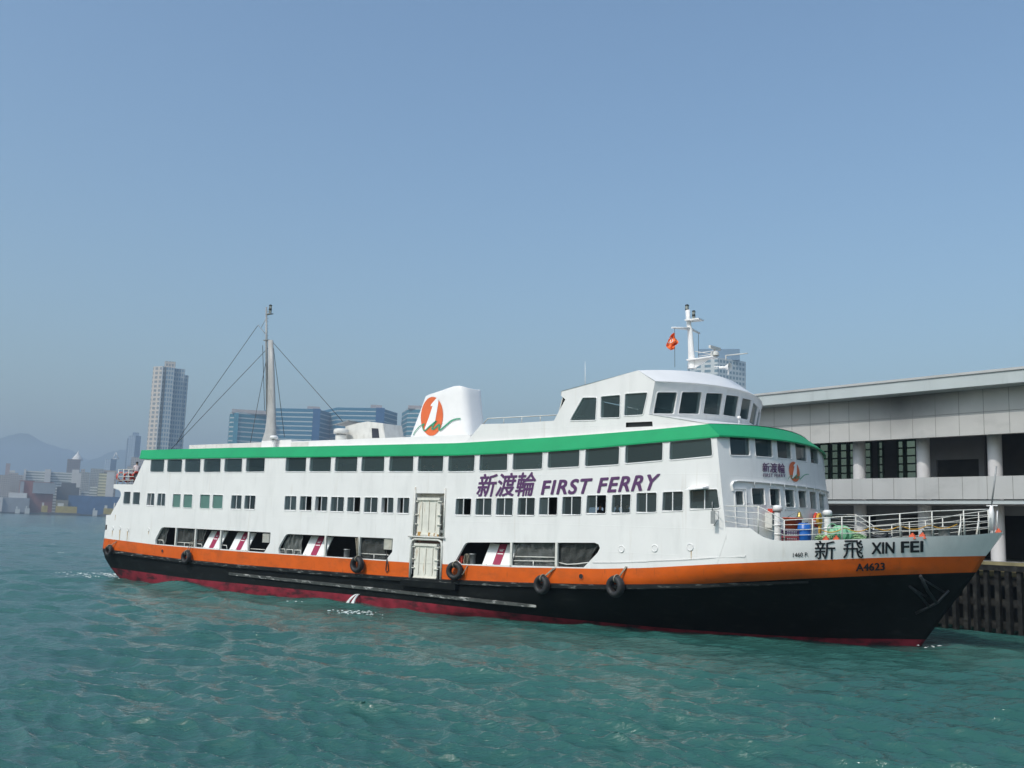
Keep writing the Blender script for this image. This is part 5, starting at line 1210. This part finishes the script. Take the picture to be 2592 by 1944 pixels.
# inner walls with glazed screens
DB = 65.0
gl = []
for x0, x1 in ((560, 632), (655, 710), (725, 782), (800, 838), (922, 975), (1035, 1072), (1190, 1238), (1258, 1340)):
    a, b = onp(b2(x0, 900), DB)[0], onp(b2(x1, 900), DB)[0]; gl.append((min(a, b), max(a, b)))
zg0, zg1 = onp(b2(800, 1075), DB)[1], onp(b2(800, 770), DB)[1]
hol = [[(a, zg0), (b, zg0), (b, zg1), (a, zg1)] for a, b in gl]
def dwall(name, D, outline, holes_, m):
    v2, fs = fill(outline, holes_); mb = MB(); mb.add([PL(D, p.x, p.y) for p in v2], fs); return mb.build(name, m, pier)
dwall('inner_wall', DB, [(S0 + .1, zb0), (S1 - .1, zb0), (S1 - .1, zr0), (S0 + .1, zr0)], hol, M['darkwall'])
for a, b in gl:
    mb = MB()
    for s_ in np.linspace(a, b, max(2, int((b - a) / .9) + 1)): pbox(mb, DB - .06, DB + .02, s_ - .06, s_ + .06, zg0, zg1)
    for z in np.linspace(zg0, zg1, 6): pbox(mb, DB - .05, DB + .015, a, b, z - .05, z + .05)
    g_ = mb.build('glazed_screen', M['mullion'], pier); mb = MB(); mb.poly([PL(DB, a, zg0), PL(DB, b, zg0), PL(DB, b, zg1), PL(DB, a, zg1)]); mb.build('pane', M['pierglass'], g_)
a, b = onp(b2(1440, 900), 61.5)[0], onp(b2(1885, 900), 61.5)[0]
zt = onp(b2(1600, 905), 61.5)[1]
mb = MB(); pbox(mb, 61.5, 61.7, b, a, zt, zr0); pbox(mb, 61.5, 61.7, a - .5, a, zb0, zt); pbox(mb, 61.5, 61.7, b, b + .35, zb0, zt); mb.build('stair_lobby', mat('lobby_grey', (.16, .165, .18), .8, var=.05), pier)
# ground floor: grey blocks and dark back
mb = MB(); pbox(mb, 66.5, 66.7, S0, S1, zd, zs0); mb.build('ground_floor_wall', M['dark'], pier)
mb = MB()
for x0, x1 in ((640, 840), (1010, 1225), (1430, 1700)):
    a, b = onp(b2(x0, 1300), 61)[0], onp(b2(x1, 1300), 61)[0]; pbox(mb, 61, 63, b, a, zd, zs0 - .5)
pbox(mb, 59.6, 59.8, S0, S1, zs0 - .55, zs0); mb.build('ticket_kiosk', mat('kiosk_grey', (.20, .21, .22), .7, var=.06), pier)
# timber fender piles under the quay
pz = [onp(b4(x, 900), 53.9)[0] for x in (920, 1035, 1140, 1250, 1390, 1500, 1620)]; sp_ = abs(pz[-1] - pz[0]) / 6
fe_ = empty('timber_fender', PP(53.9, pz[0], 0), 0, label='dark timber pile fender in front of the pier quay at the right edge', category='pier fender')
FO = Vector(fe_.location)
def FL(D, s_, Z): return PP(D, s_, Z) - FO
def fbox(mb, D0, D1, s0, s1, za, zb): mb.hexa([FL(D0, s0, za), FL(D1, s0, za), FL(D1, s1, za), FL(D0, s1, za)], [FL(D0, s0, zb), FL(D1, s0, zb), FL(D1, s1, zb), FL(D0, s1, zb)])
k = 0; s_ = pz[0] + 22 * sp_
while s_ > S0:
    w_ = .10 + .03 * rng.random(); t_ = zd - .1 - .25 * rng.random()
    mb = MB(); fbox(mb, 53.75 - .1 * rng.random(), 54.05, s_ - w_, s_ + w_, -1.5, t_); mb.build('pile', M['timber'], fe_); s_ -= sp_ * rng.uniform(.92, 1.08)
for za in (zd - 1.0, onp(b4(1400, 1040), 53.9)[1], .35):
    mb = MB(); fbox(mb, 54.06, 54.3, S0, S1 - 1, za - .2, za + .2); mb.build('waling', M['timber'], fe_)
mb = MB(); pbox(mb, 56.2, 56.5, S0, S1, -1.5, zd - .8); mb.build('quay_wall', M['dark'], pier)
mb = MB(); fbox(mb, 53.6, 53.7, S0, S1 - 1, zd - .42, zd - .12); mb.build('capping_beam', M['timber'], fe_)
# ------------------------------------------------------------------ water
def build_water():
    r0, r1 = 6.0, 420.0
    nr = 1000; rs = r0 * (r1 / r0) ** (np.arange(nr) / (nr - 1)); rs = np.concatenate([rs, 420 * (9000 / 420) ** (np.arange(1, 60) / 59)])
    na = 900; an_ = np.radians(np.linspace(-50, 50, na)); A, Rg = np.meshgrid(an_, rs)
    X = Rg * np.sin(A); Y = Rg * np.cos(A); H = np.zeros_like(X); DX = np.zeros_like(X); DY = np.zeros_like(X)
    rg = np.random.RandomState(11)
    dr = np.gradient(rs)[:, None] * np.ones_like(A)
    for i in range(110):
        lam = .32 * (7.0 / .32) ** (i / 109) * rg.uniform(.9, 1.1); k = 2 * np.pi / lam
        th = np.radians(205) + rg.normal(0, .5 if lam < 1.2 else .36); ph = rg.uniform(0, 6.28)
        amp = .0098 * lam ** .62 * rg.uniform(.5, 1.3) * (1.4 if lam < 1.4 else 1.1)
        fade = np.clip((lam / np.maximum(dr, Rg * .0019) - 2.5) / 3, 0, 1)
        arg = k * (X * np.sin(th) + Y * np.cos(th)) + ph + .5 * np.sin(.11 * X + i) + .4 * np.sin(.13 * Y + 2 * i)
        H += amp * fade * np.sin(arg); q = .8 * amp * fade * np.cos(arg); DX += q * np.sin(th); DY += q * np.cos(th)
    gust = .75 + .35 * np.sin(.05 * X + .7 * np.sin(.04 * Y)) * np.sin(.06 * Y + 1.0)
    H *= gust
    me = bpy.data.meshes.new('water'); nv = X.size; co = np.stack([X + DX, Y + DY, H], -1).reshape(-1, 3)
    ni, nj = X.shape; idx = np.arange(nv).reshape(ni, nj); f = np.stack([idx[:-1, :-1], idx[:-1, 1:], idx[1:, 1:], idx[1:, :-1]], -1).reshape(-1, 4)
    me.vertices.add(nv); me.vertices.foreach_set('co', co.ravel()); me.loops.add(f.size); me.loops.foreach_set('vertex_index', f.ravel().astype(np.int32))
    me.polygons.add(len(f)); me.polygons.foreach_set('loop_start', np.arange(0, f.size, 4, dtype=np.int32)); me.polygons.foreach_set('use_smooth', np.ones(len(f), bool)); me.update(); me.validate()
    o = bpy.data.objects.new('water', me); COL.objects.link(o); o['kind'] = 'structure'
    m = bpy.data.materials.new('harbour_water'); m.use_nodes = True; t = m.node_tree; N = t.nodes; K = t.links; p = N['Principled BSDF']
    p.inputs['Base Color'].default_value = (.012, .075, .068, 1); p.inputs['Roughness'].default_value = .10; p.inputs['IOR'].default_value = 1.33; p.inputs['Specular IOR Level'].default_value = .5
    tc = N.new('ShaderNodeTexCoord'); prev = None
    for s_, st, ds in ((2.2, .7, .15), (6., .7, .06), (15., .6, .022)):
        mp = N.new('ShaderNodeMapping'); mp.inputs['Scale'].default_value = (s_ * .55, s_ * 1.4, s_); mp.inputs['Rotation'].default_value = (0, 0, .35); K.new(tc.outputs['Object'], mp.inputs[0])
        nz = N.new('ShaderNodeTexNoise'); nz.inputs['Scale'].default_value = 1; nz.inputs['Detail'].default_value = 4; nz.inputs['Distortion'].default_value = .6; K.new(mp.outputs[0], nz.inputs['Vector'])
        bp = N.new('ShaderNodeBump'); bp.inputs['Strength'].default_value = st; bp.inputs['Distance'].default_value = ds; K.new(nz.outputs['Fac'], bp.inputs['Height'])
        if prev: K.new(prev.outputs[0], bp.inputs['Normal'])
        prev = bp
    K.new(prev.outputs[0], p.inputs['Normal'])
    nz = N.new('ShaderNodeTexNoise'); nz.inputs['Scale'].default_value = .05; nz.inputs['Detail'].default_value = 3; K.new(tc.outputs['Object'], nz.inputs['Vector'])
    rp = N.new('ShaderNodeValToRGB'); K.new(nz.outputs['Fac'], rp.inputs[0]); rp.color_ramp.elements[0].position = .35; rp.color_ramp.elements[1].position = .65
    rp.color_ramp.elements[0].color = (.024, .091, .079, 1); rp.color_ramp.elements[1].color = (.032, .110, .094, 1); K.new(rp.outputs[0], p.inputs['Base Color'])
    me.materials.append(m)
build_water()
# foam: churned water at the stern, the cooling-water outlet, small crests
M['foam'] = mat('foam', (.75, .78, .76), .8, var=.1, scale=6)
def foam(name, label, pts, seed):
    """clusters of small irregular foam flakes lying on the surface"""
    rr_ = random.Random(seed); mb = MB()
    for (cx, cy, sx, sy, n_) in pts:
        for k in range(n_):
            x, y = cx + rr_.gauss(0, sx), cy + rr_.gauss(0, sy); s_ = rr_.uniform(.012, .06); z = .04 + rr_.uniform(0, .10); m_ = 7; a0 = rr_.random() * 6
            ring = [Vector((x + s_ * rr_.uniform(.5, 1.6) * math.cos(a0 + i * 6.283 / m_) * 1.5, y + s_ * rr_.uniform(.5, 1.3) * math.sin(a0 + i * 6.283 / m_), z)) for i in range(m_)]
            top = Vector((x, y, z + s_ * .45)); mb.add(ring + [top], [[i, (i + 1) % m_, m_] for i in range(m_)])
    o = mb.build(name, M['foam'], fix=False); tag(o, label, 'foam', kind='stuff'); return o
def wat(p):
    r = ray(p); return CP + r * (-CAMH + .1) / r.z
sw = [wat((262, 1452)), wat((285, 1457)), wat((330, 1460)), wat((225, 1460)), wat((240, 1455))]
foam('foam', 'white churned foam at the waterline under the stern', [(q.x, q.y, .9, .7, n_) for q, n_ in zip(sw, (70, 100, 25, 12, 40))], 4)
jq = [wat((890, 1548)), wat((910, 1551)), wat((940, 1553)), wat((735, 1522))]
foam('foam', 'white splash where the outlet stream meets the water amidships', [(q.x, q.y, .55, .3, n_) for q, n_ in zip(jq, (40, 22, 6, 5))], 5)
cr_ = [wat(p) for p in ((195, 1452), (222, 1462), (135, 1378), (150, 1398), (155, 1448), (2362, 1636))]
foam('foam', 'small white wave crests scattered on the green water', [(q.x, q.y, .35, .22, 9) for q in cr_], 6)
mb = MB(); a = onv((906, 1508), HB + .05); b = onv((884, 1550), HB + .75)
for k in range(15):
    pts = []
    u0 = rng.uniform(-.08, .08); w0 = rng.uniform(-.05, .05)
    for i in range(7):
        t = i / 6; pts.append(Lc(a[0] + (b[0] - a[0]) * t + u0 * (1 + 2.5 * t) + rng.uniform(-.03, .03) * t, HB + .02 + .7 * t + w0, a[2] * (1 - t * t) + .08))
    mb.tube([P0 + Matrix.Rotation(HEAD, 3, 'Z') @ p for p in pts], [.016, .018, .02, .022, .024, .03, .036], 5)
o = mb.build('outlet_stream', M['foam'], fix=False); tag(o, 'stream of white cooling water pouring from the hull into the sea', 'water stream', kind='stuff')

# ------------------------------------------------------------------ far shore
PY = [1290]
def farp(px, dist, py=None):
    r = ray((px, PY[0] if py is None else py)); h = Vector((r.x, r.y, 0)).normalized(); return Vector((h.x * dist, h.y * dist, 0))
def farz(px, py, dist):
    r = ray((px, py)); return CAMH + r.z / math.hypot(r.x, r.y) * dist
def fmat(name, col, wcol, fx, fz, mort=.35, squash=1.0, band=False):
    """cladding with rows of windows as a surface pattern"""
    m = bpy.data.materials.new(name); m.use_nodes = True; t = m.node_tree; N = t.nodes; K = t.links; p = N['Principled BSDF']; p.inputs['Roughness'].default_value = .45
    tc = N.new('ShaderNodeTexCoord'); sp = N.new('ShaderNodeSeparateXYZ'); K.new(tc.outputs['Object'], sp.inputs[0])
    ad = N.new('ShaderNodeMath'); ad.operation = 'ADD'; K.new(sp.outputs[0], ad.inputs[0]); m1 = N.new('ShaderNodeMath'); m1.operation = 'MULTIPLY'; m1.inputs[1].default_value = .7; K.new(sp.outputs[1], m1.inputs[0]); K.new(m1.outputs[0], ad.inputs[1])
    def per(inp, w_, duty):
        a = N.new('ShaderNodeMath'); a.operation = 'DIVIDE'; a.inputs[1].default_value = w_; K.new(inp, a.inputs[0]); b = N.new('ShaderNodeMath'); b.operation = 'FRACT'; K.new(a.outputs[0], b.inputs[0])
        c = N.new('ShaderNodeMath'); c.operation = 'LESS_THAN'; c.inputs[1].default_value = duty; K.new(b.outputs[0], c.inputs[0]); return c.outputs[0]
    zf_ = per(sp.outputs[2], fz, 1 - mort)
    if band: f = zf_
    else:
        g = N.new('ShaderNodeMath'); g.operation = 'MULTIPLY'; K.new(per(ad.outputs[0], fx, .62), g.inputs[0]); K.new(zf_, g.inputs[1]); f = g.outputs[0]
    mx = N.new('ShaderNodeMixRGB'); K.new(f, mx.inputs[0]); mx.inputs[1].default_value = (*col, 1); mx.inputs[2].default_value = (*wcol, 1); K.new(mx.outputs[0], p.inputs['Base Color']); return m
def block(e, part, fp_, depth, z0, z1, m, slope=None):
    """prism from front foot points [(px, distance)...]"""
    fr_ = [farp(*q) for q in fp_]; a, b = fr_[0], fr_[-1]; nb = Vector((-(b - a).y, (b - a).x, 0)).normalized()
    if nb.dot(a) < 0: nb = -nb
    ring = fr_ + [b + nb * depth, a + nb * depth]; o = Vector(e.location)
    mb = MB(); mb.hexa([Vector((p.x, p.y, z0)) - o for p in ring], [Vector((p.x, p.y, z1)) - o for p in ring]); return mb.build(part, m, e)
def building(label, fp_, depth, ytop, m, name='building', cat='building', extra=(), z0=1.5, part='wall'):
    PY[0] = ytop + .3 * (1290 - ytop); pxm = (fp_[0][0] + fp_[-1][0]) / 2; c = farp(pxm, fp_[0][1]); e = empty(name, (c.x, c.y, z0), 0, label=label, category=cat)
    z1_ = farz(pxm, ytop, min(q[1] for q in fp_)); block(e, part, fp_, depth, z0, z1_, m)
    for ex_ in extra:
        kind, p0, p1, yt, mm, d = ex_[:6]; zt = farz((p0 + p1) / 2, yt, d); zb = z1_ - .5 if len(ex_) < 7 else ex_[6]
        block(e, kind, [(p0, d), (p1, d)], depth * .5, zb if zt > z1_ else z0, zt, mm)
    PY[0] = 1290
    return e
BL = fmat('blue_curtain_wall', (.40, .46, .46), (.010, .13, .22), 9, 7.0, .26, band=True)
BL2 = fmat('teal_curtain_wall', (.42, .45, .44), (.015, .16, .22), 9, 7.0, .28, band=True)
BLS = mat('blue_glass_shaft', (.012, .09, .22), .15, var=.1, scale=.1)
PK = mat('pinkish_parapet', (.42, .36, .34), .6, var=.1, scale=.2)
TEAL = mat('teal_glass_shaft', (.05, .24, .32), .2, var=.1, scale=.1)
D0 = 1560
def zx2(x): return 400 + x / (2212 / 640)
def zy2(y): return 760 + y / (2212 / 640)
building('blue glass office block left of the mast, the one with pinkish parapet', [(zx2(613), D0 + 8), (zx2(690), D0), (zx2(950), D0 + 10)], 60, zy2(985), BL2, extra=(('parapet', zx2(626), zx2(945), zy2(958), PK, D0 + 3), ('glass_shaft', zx2(650), zx2(690), zy2(985), TEAL, D0 - 2, 1.5)))
building('wide blue glass office block right of the mast', [(zx2(1015), D0 + 20), (zx2(1375), D0), (zx2(1530), D0 + 60)], 70, zy2(945), BL, extra=(('plant_room', zx2(1290), zx2(1400), zy2(928), PK, D0 + 25), ('glass_shaft', zx2(1342), zx2(1408), zy2(947), BLS, D0 - 3, 1.5)))
building('blue glass office block behind the rooftop deckhouse', [(zx2(1552), D0 + 20), (zx2(1940), D0), (zx2(2084), D0 + 60)], 70, zy2(938), BL, extra=(('plant_room', zx2(1845), zx2(1945), zy2(915), PK, D0 + 25), ('glass_shaft', zx2(1895), zx2(1970), zy2(940), BLS, D0 - 3, 1.5)))
building('teal glass office block mostly hidden by the funnel', [(1028, D0 + 8), (1060, D0), (1140, D0 + 20)], 60, 1035, BL2, extra=(('parapet', 1029, 1139, 1028, PK, D0 + 3),))
TW1 = fmat('tall_tower_blue', (.44, .45, .44), (.10, .20, .28), 4.2, 6.6, .38); TW2 = fmat('tall_tower_pale', (.58, .50, .42), (.22, .24, .24), 5, 6.6, .42); WH = mat('white_strip', (.66, .65, .63), .6, var=.05, scale=.2)
building('tallest residential tower on the left, with stepped top', [(zx2(-72), D0 + 14), (zx2(8), D0), (zx2(115), D0 + 12)], 45, zy2(575), TW2, 'tower', 'tower', extra=(('roof_block', zx2(25), zx2(122), zy2(532), TW2, D0 + 5), ('side_wing', zx2(112), zx2(210), zy2(597), TW1, D0 + 10, 1.5), ('side_wing', zx2(205), zx2(245), zy2(655), TW1, D0 + 14, 1.5), ('blue_facade', zx2(45), zx2(118), zy2(585), TW1, D0 - 1, 1.5), ('white_pilaster', zx2(6), zx2(16), zy2(580), WH, D0 - 4, 1.5)))
X1 = lambda x: x / ZS
Y1 = lambda y: 1080 + y / ZS
FAR = 2300
SL = fmat('slate_tower', (.30, .36, .42), (.14, .22, .30), 4, 3.5, .4)
building('pale blue twin tower fading in haze left of the tallest tower', [(X1(1365), FAR), (X1(1440), FAR - 8), (X1(1500), FAR)], 50, Y1(95), SL, 'tower', 'tower', extra=(('roof_block', X1(1405), X1(1475), Y1(60), SL, FAR + 4), ('side_wing', X1(1352), X1(1385), Y1(125), SL, FAR + 2, 1.5)))
GR = fmat('grey_flats', (.50, .44, .38), (.16, .17, .18), 3.6, 3.2, .45); GR2 = fmat('grey_green_flats', (.44, .43, .38), (.13, .15, .16), 3, 3, .5); WB = fmat('white_slab_block', (.62, .62, .58), (.22, .25, .24), 5, 4.2, .5, band=True); BR = fmat('brown_tower', (.26, .20, .17), (.10, .10, .11), 4, 3.5, .4); YS = fmat('yellow_striped_flats', (.62, .58, .38), (.28, .27, .17), 4, 4.4, .5, band=True)
RD = mat('red_brick_shed', (.24, .085, .065), .8, var=.15, scale=.1); GC = mat('grey_cladding', (.28, .30, .32), .6, var=.1, scale=.1); DKG = mat('dark_concrete', (.10, .095, .09), .8, var=.15, scale=.1); PLW = mat('pale_plaster', (.60, .58, .55), .7, var=.06, scale=.1); BLU = mat('blue_shed', (.05, .11, .22), .6, var=.2, scale=.1); YEL = mat('yellow_steel', (.42, .30, .06), .6, var=.15, scale=.2); LB = mat('olive_concrete', (.22, .19, .12), .8, var=.15, scale=.1)
e = building('bluish glass tower with open triangular steel crown on the left skyline', [(X1(1120), FAR), (X1(1180), FAR - 10), (X1(1243), FAR)], 50, Y1(345), SL, 'tower', 'tower')
o0 = Vector(e.location); mb = MB(); A_, B_, C_ = [Vector((farp(X1(x), FAR).x, farp(X1(x), FAR).y, farz(X1(x), Y1(y), FAR))) - o0 for x, y in ((1165, 345), (1228, 345), (1196, 275))]
for p, q in ((A_, C_), (B_, C_), (A_, B_)): mb.tube([p, q], 1.1, 5)
mb.build('crown', WH, e)
e = building('brown tower with small dome on the left skyline', [(X1(712), FAR - 100), (X1(855), FAR - 100)], 45, Y1(350), BR, 'tower', 'tower')
o0 = Vector(e.location); c = farp(X1(782), FAR - 80); z_ = farz(X1(782), Y1(352), FAR - 100); mb = MB(); mb.lathe([(11, 0), (9, 5), (5, 10), (1.5, 14), (0, 20)], Vector((c.x, c.y, z_)) - o0, 16); mb.build('dome', PLW, e)
building('grey block of flats peeping up just behind the aft deck', [(X1(1400), 1900), (X1(1560), 1900)], 40, Y1(330), GR)
building('pinkish low block of flats right behind the standing passenger', [(X1(1360), 1850), (X1(1545), 1850)], 40, Y1(430), GR)
building('long white institutional slab with a projecting stair tower', [(X1(245), 1800), (X1(780), 1800)], 30, Y1(485), WB, extra=(('stair_tower', X1(472), X1(538), Y1(458), PLW, 1790, 1.5), ('end_tower', X1(765), X1(840), Y1(462), PLW, 1795, 1.5), ('end_tower', X1(246), X1(270), Y1(455), PLW, 1795, 1.5)))
building('grey stack of flats at the far left edge of the photo', [(X1(-40), 1700), (X1(110), 1700)], 40, Y1(520), GR)
building('pale flats with stepped roof beside the far left stack', [(X1(72), 1760), (X1(188), 1760)], 40, Y1(495), GR, extra=(('roof_block', X1(90), X1(150), Y1(470), PLW, 1765),))
building('slim pinkish tower at the far left', [(X1(50), 2300), (X1(98), 2300)], 40, Y1(395), mat('pink_tower', (.42, .30, .26), .7), 'tower', 'tower')
building('red brick warehouse with grey upper front near the left edge', [(X1(205), 1560), (X1(365), 1560)], 40, Y1(580), RD, 'warehouse', 'warehouse', extra=(('grey_front', X1(212), X1(255), Y1(588), GC, 1557, 42),))
building('red warehouse with big blue grey windowless front', [(X1(318), 1540), (X1(578), 1540)], 50, Y1(596), RD, 'warehouse', 'warehouse')
e = empty('cladding_panel', farp(X1(450), 1536), 0, label='big blue grey panel covering the top of the red warehouse', category='cladding'); block(e, 'panel', [(X1(330), 1536), (X1(575), 1536)], 2, farz(X1(450), Y1(720), 1536), farz(X1(450), Y1(602), 1536), GC)
building('pale low shed at the left edge of the waterfront', [(X1(90), 1530), (X1(288), 1530)], 40, Y1(712), PLW, 'shed', 'shed')
building('dark grey low shed below the pale shed at the left', [(X1(30), 1515), (X1(318), 1515)], 20, Y1(765), GC, 'shed', 'shed')
building('white walled shed at the very left edge of the waterfront', [(X1(-30), 1512), (X1(28), 1512)], 20, Y1(760), PLW, 'shed', 'shed')
building('dark concrete tower with wide overhanging roof slab', [(X1(655), 1580), (X1(815), 1580)], 40, Y1(605), DKG, extra=(('roof_slab', X1(612), X1(855), Y1(650), DKG, 1572, 45), ('shaft', X1(640), X1(690), Y1(690), LB, 1574, 1.5)))
building('olive brown silo block under the overhanging roof', [(X1(690), 1590), (X1(835), 1590)], 30, Y1(685), LB)
building('greenish slab of flats right of the overhanging roof tower', [(X1(845), 1780), (X1(960), 1780)], 40, Y1(490), GR2)
building('grey green flats between the slab and the striped block', [(X1(965), 1860), (X1(1110), 1860)], 40, Y1(452), GR2)
building('low white building with dark bands before the green flats', [(X1(962), 1640), (X1(1042), 1640)], 30, Y1(645), WB)
building('yellow striped block of flats behind the stern', [(X1(1058), 1620), (X1(1150), 1620)], 40, Y1(500), YS)
building('white slab of flats nearest the stern railing', [(X1(1142), 1610), (X1(1228), 1610)], 40, Y1(490), PLW)
building('beige block of flats between the far left stack and the white slab', [(X1(178), 1850), (X1(250), 1850)], 30, Y1(520), GR)
building('slim beige flats squeezed between brown tower and green slab', [(X1(862), 1950), (X1(905), 1950)], 30, Y1(455), GR)
building('low tan flats under the triangular crown tower', [(X1(1110), 1900), (X1(1250), 1900)], 30, Y1(470), fmat('tan_flats', (.46, .38, .30), (.2, .17, .15), 4, 6, .5))
building('pale narrow flats right of the long white slab', [(X1(815), 1700), (X1(868), 1700)], 30, Y1(500), PLW)
building('small cream block in front of the greenish slab', [(X1(870), 1600), (X1(955), 1600)], 20, Y1(690), WB)
building('grey blocky annex left of the overhanging roof tower', [(X1(575), 1620), (X1(640), 1620)], 30, Y1(640), WB)
building('brick shed behind the long yellow barge', [(X1(600), 1525), (X1(735), 1525)], 20, Y1(790), LB, 'shed', 'shed')
building('long dark blue dockside shed behind the yellow barges', [(X1(735), 1530), (X1(1400), 1530)], 40, Y1(750), BLU, 'shed', 'shed')
BARGE = [('yellow work barge with raised deckhouse, leftmost by the sea wall', 425, 520, 850, YEL), ('long yellow work barge lying along the sea wall', 532, 862, 858, YEL), ('small yellow barge close to the ferry stern', 1085, 1235, 880, YEL)]
for lb_, x0, x1, yt, m_ in BARGE:
    c = farp(X1((x0 + x1) / 2), 1470); e = empty('barge', (c.x, c.y, 0), 0, label=lb_, category='barge', group='yellow barges at the sea wall'); zt = farz(X1((x0 + x1) / 2), Y1(yt), 1470)
    block(e, 'hull', [(X1(x0), 1470), (X1(x1), 1470)], 12, -.5, 3.2, DKG); block(e, 'deckhouse', [(X1(x0 * .8 + x1 * .2), 1472), (X1(x1 * .9 + x0 * .1), 1472)], 8, 3.2, zt, m_); block(e, 'wheelhouse', [(X1(x0 * .75 + x1 * .25), 1474), (X1(x0 * .55 + x1 * .45), 1474)], 6, zt, zt + 4, PLW)
TRK = [('white parked truck on the sea wall near the left edge', 165, 215, 868), ('white parked truck on the sea wall in front of the red warehouse', 268, 320, 862), ('white launch moored before the blue shed', 1000, 1050, 885)]
for lb_, x0, x1, yt in TRK:
    c = farp(X1((x0 + x1) / 2), 1476); e = empty('truck' if 'truck' in lb_ else 'launch', (c.x, c.y, 0), 0, label=lb_, category='truck' if 'truck' in lb_ else 'boat'); zt = farz(X1((x0 + x1) / 2), Y1(yt), 1476)
    block(e, 'body', [(X1(x0), 1476), (X1(x1), 1476)], 4, .5, zt - 2, PLW); block(e, 'cab', [(X1(x0 + 6), 1475.5), (X1(x0 + 22), 1475.5)], 3, zt - 2, zt + 1, PLW)
# land and hills
mb = MB()
fr_ = [farp(px, 1480) for px in range(-700, 2900, 200)]; bk = [farp(px, 7600) for px in range(-700, 2900, 200)]
mb.sheet([[Vector((p.x, p.y, -1)) for p in fr_], [Vector((p.x, p.y, 2.0)) for p in fr_], [Vector((p.x, p.y, 2.0)) for p in bk]], 0)
o = mb.build('shore', mat('sea_wall', (.07, .07, .07), .9, var=.3, scale=.05)); o['kind'] = 'structure'
HM = mat('hill_vegetation', (.05, .075, .045), .9, var=.3, scale=.01, bump=.5, bscale=.02)
def ridge(dist, pts, seed, back):
    rr_ = random.Random(seed); px = np.arange(pts[0][0], pts[-1][0], 12.); ys = np.interp(px, [p[0] for p in pts], [p[1] for p in pts]); rows_ = []
    for j, (dd, k) in enumerate(((-500, 0), (-320, .45), (-150, .8), (0, 1), (300, .75), (700, .3))):
        r_ = []
        for x, y in zip(px, ys):
            c = farp(x, dist + dd + 40 * math.sin(x * .03 + j)); z = farz(x, y, dist); r_.append(Vector((c.x, c.y, max(0, z * k + (12 * math.sin(x * .05 + j * 2) + rr_.uniform(-5, 5)) * (k if k > 0 else 0)))))
        rows_.append(r_)
    mb = MB(); mb.sheet(rows_, 0, True); o = mb.build('hills', HM); o['kind'] = 'structure'
ridge(7600, [(-500, 1180), (-200, 1120), (-60, 1104), (47, 1100), (94, 1115), (165, 1143), (200, 1158), (240, 1166), (300, 1190), (420, 1230), (700, 1260)], 3, 1)
ridge(6800, [(150, 1240), (200, 1165), (258, 1148), (320, 1140), (400, 1150), (560, 1180), (900, 1230), (1300, 1250)], 8, 1)
# tower beyond the pier, seen past the foremast
TWG = fmat('pale_grid_tower', (.60, .61, .58), (.14, .22, .25), 8, 7.5, .45)
X5 = lambda x: 1660 + x / (2212 / 260)
e = building('pale gridded office tower with blue glass top rising beyond the pier roof', [(X5(880), 1500), (X5(1330), 1490), (X5(1940), 1530)], 40, 760 + 1230 / 8.508, TWG, 'tower', 'tower', extra=(('glass_top', X5(905), X5(1810), 760 + 1050 / 8.508, mat('grey_blue_glass', (.16, .24, .32), .3), 1510),))
# ------------------------------------------------------------------ hazy air
HAZE = 0.00027
hz = MB(); hz.box((-8600, -60, -3), (8600, 8600, 420)); ho = hz.build('haze', [bpy.data.materials.new('haze')]); ho['kind'] = 'stuff'; tag(ho, 'pale blue harbour haze over the far shore', 'haze')
hm_ = ho.data.materials[0]; hm_.use_nodes = True; t = hm_.node_tree; N = t.nodes
N.remove(N['Principled BSDF']); pv = N.new('ShaderNodeVolumePrincipled'); pv.inputs['Color'].default_value = (.66, .82, 1.0, 1); pv.inputs['Density'].default_value = HAZE; pv.inputs['Anisotropy'].default_value = .1
t.links.new(pv.outputs[0], N['Material Output'].inputs['Volume'])
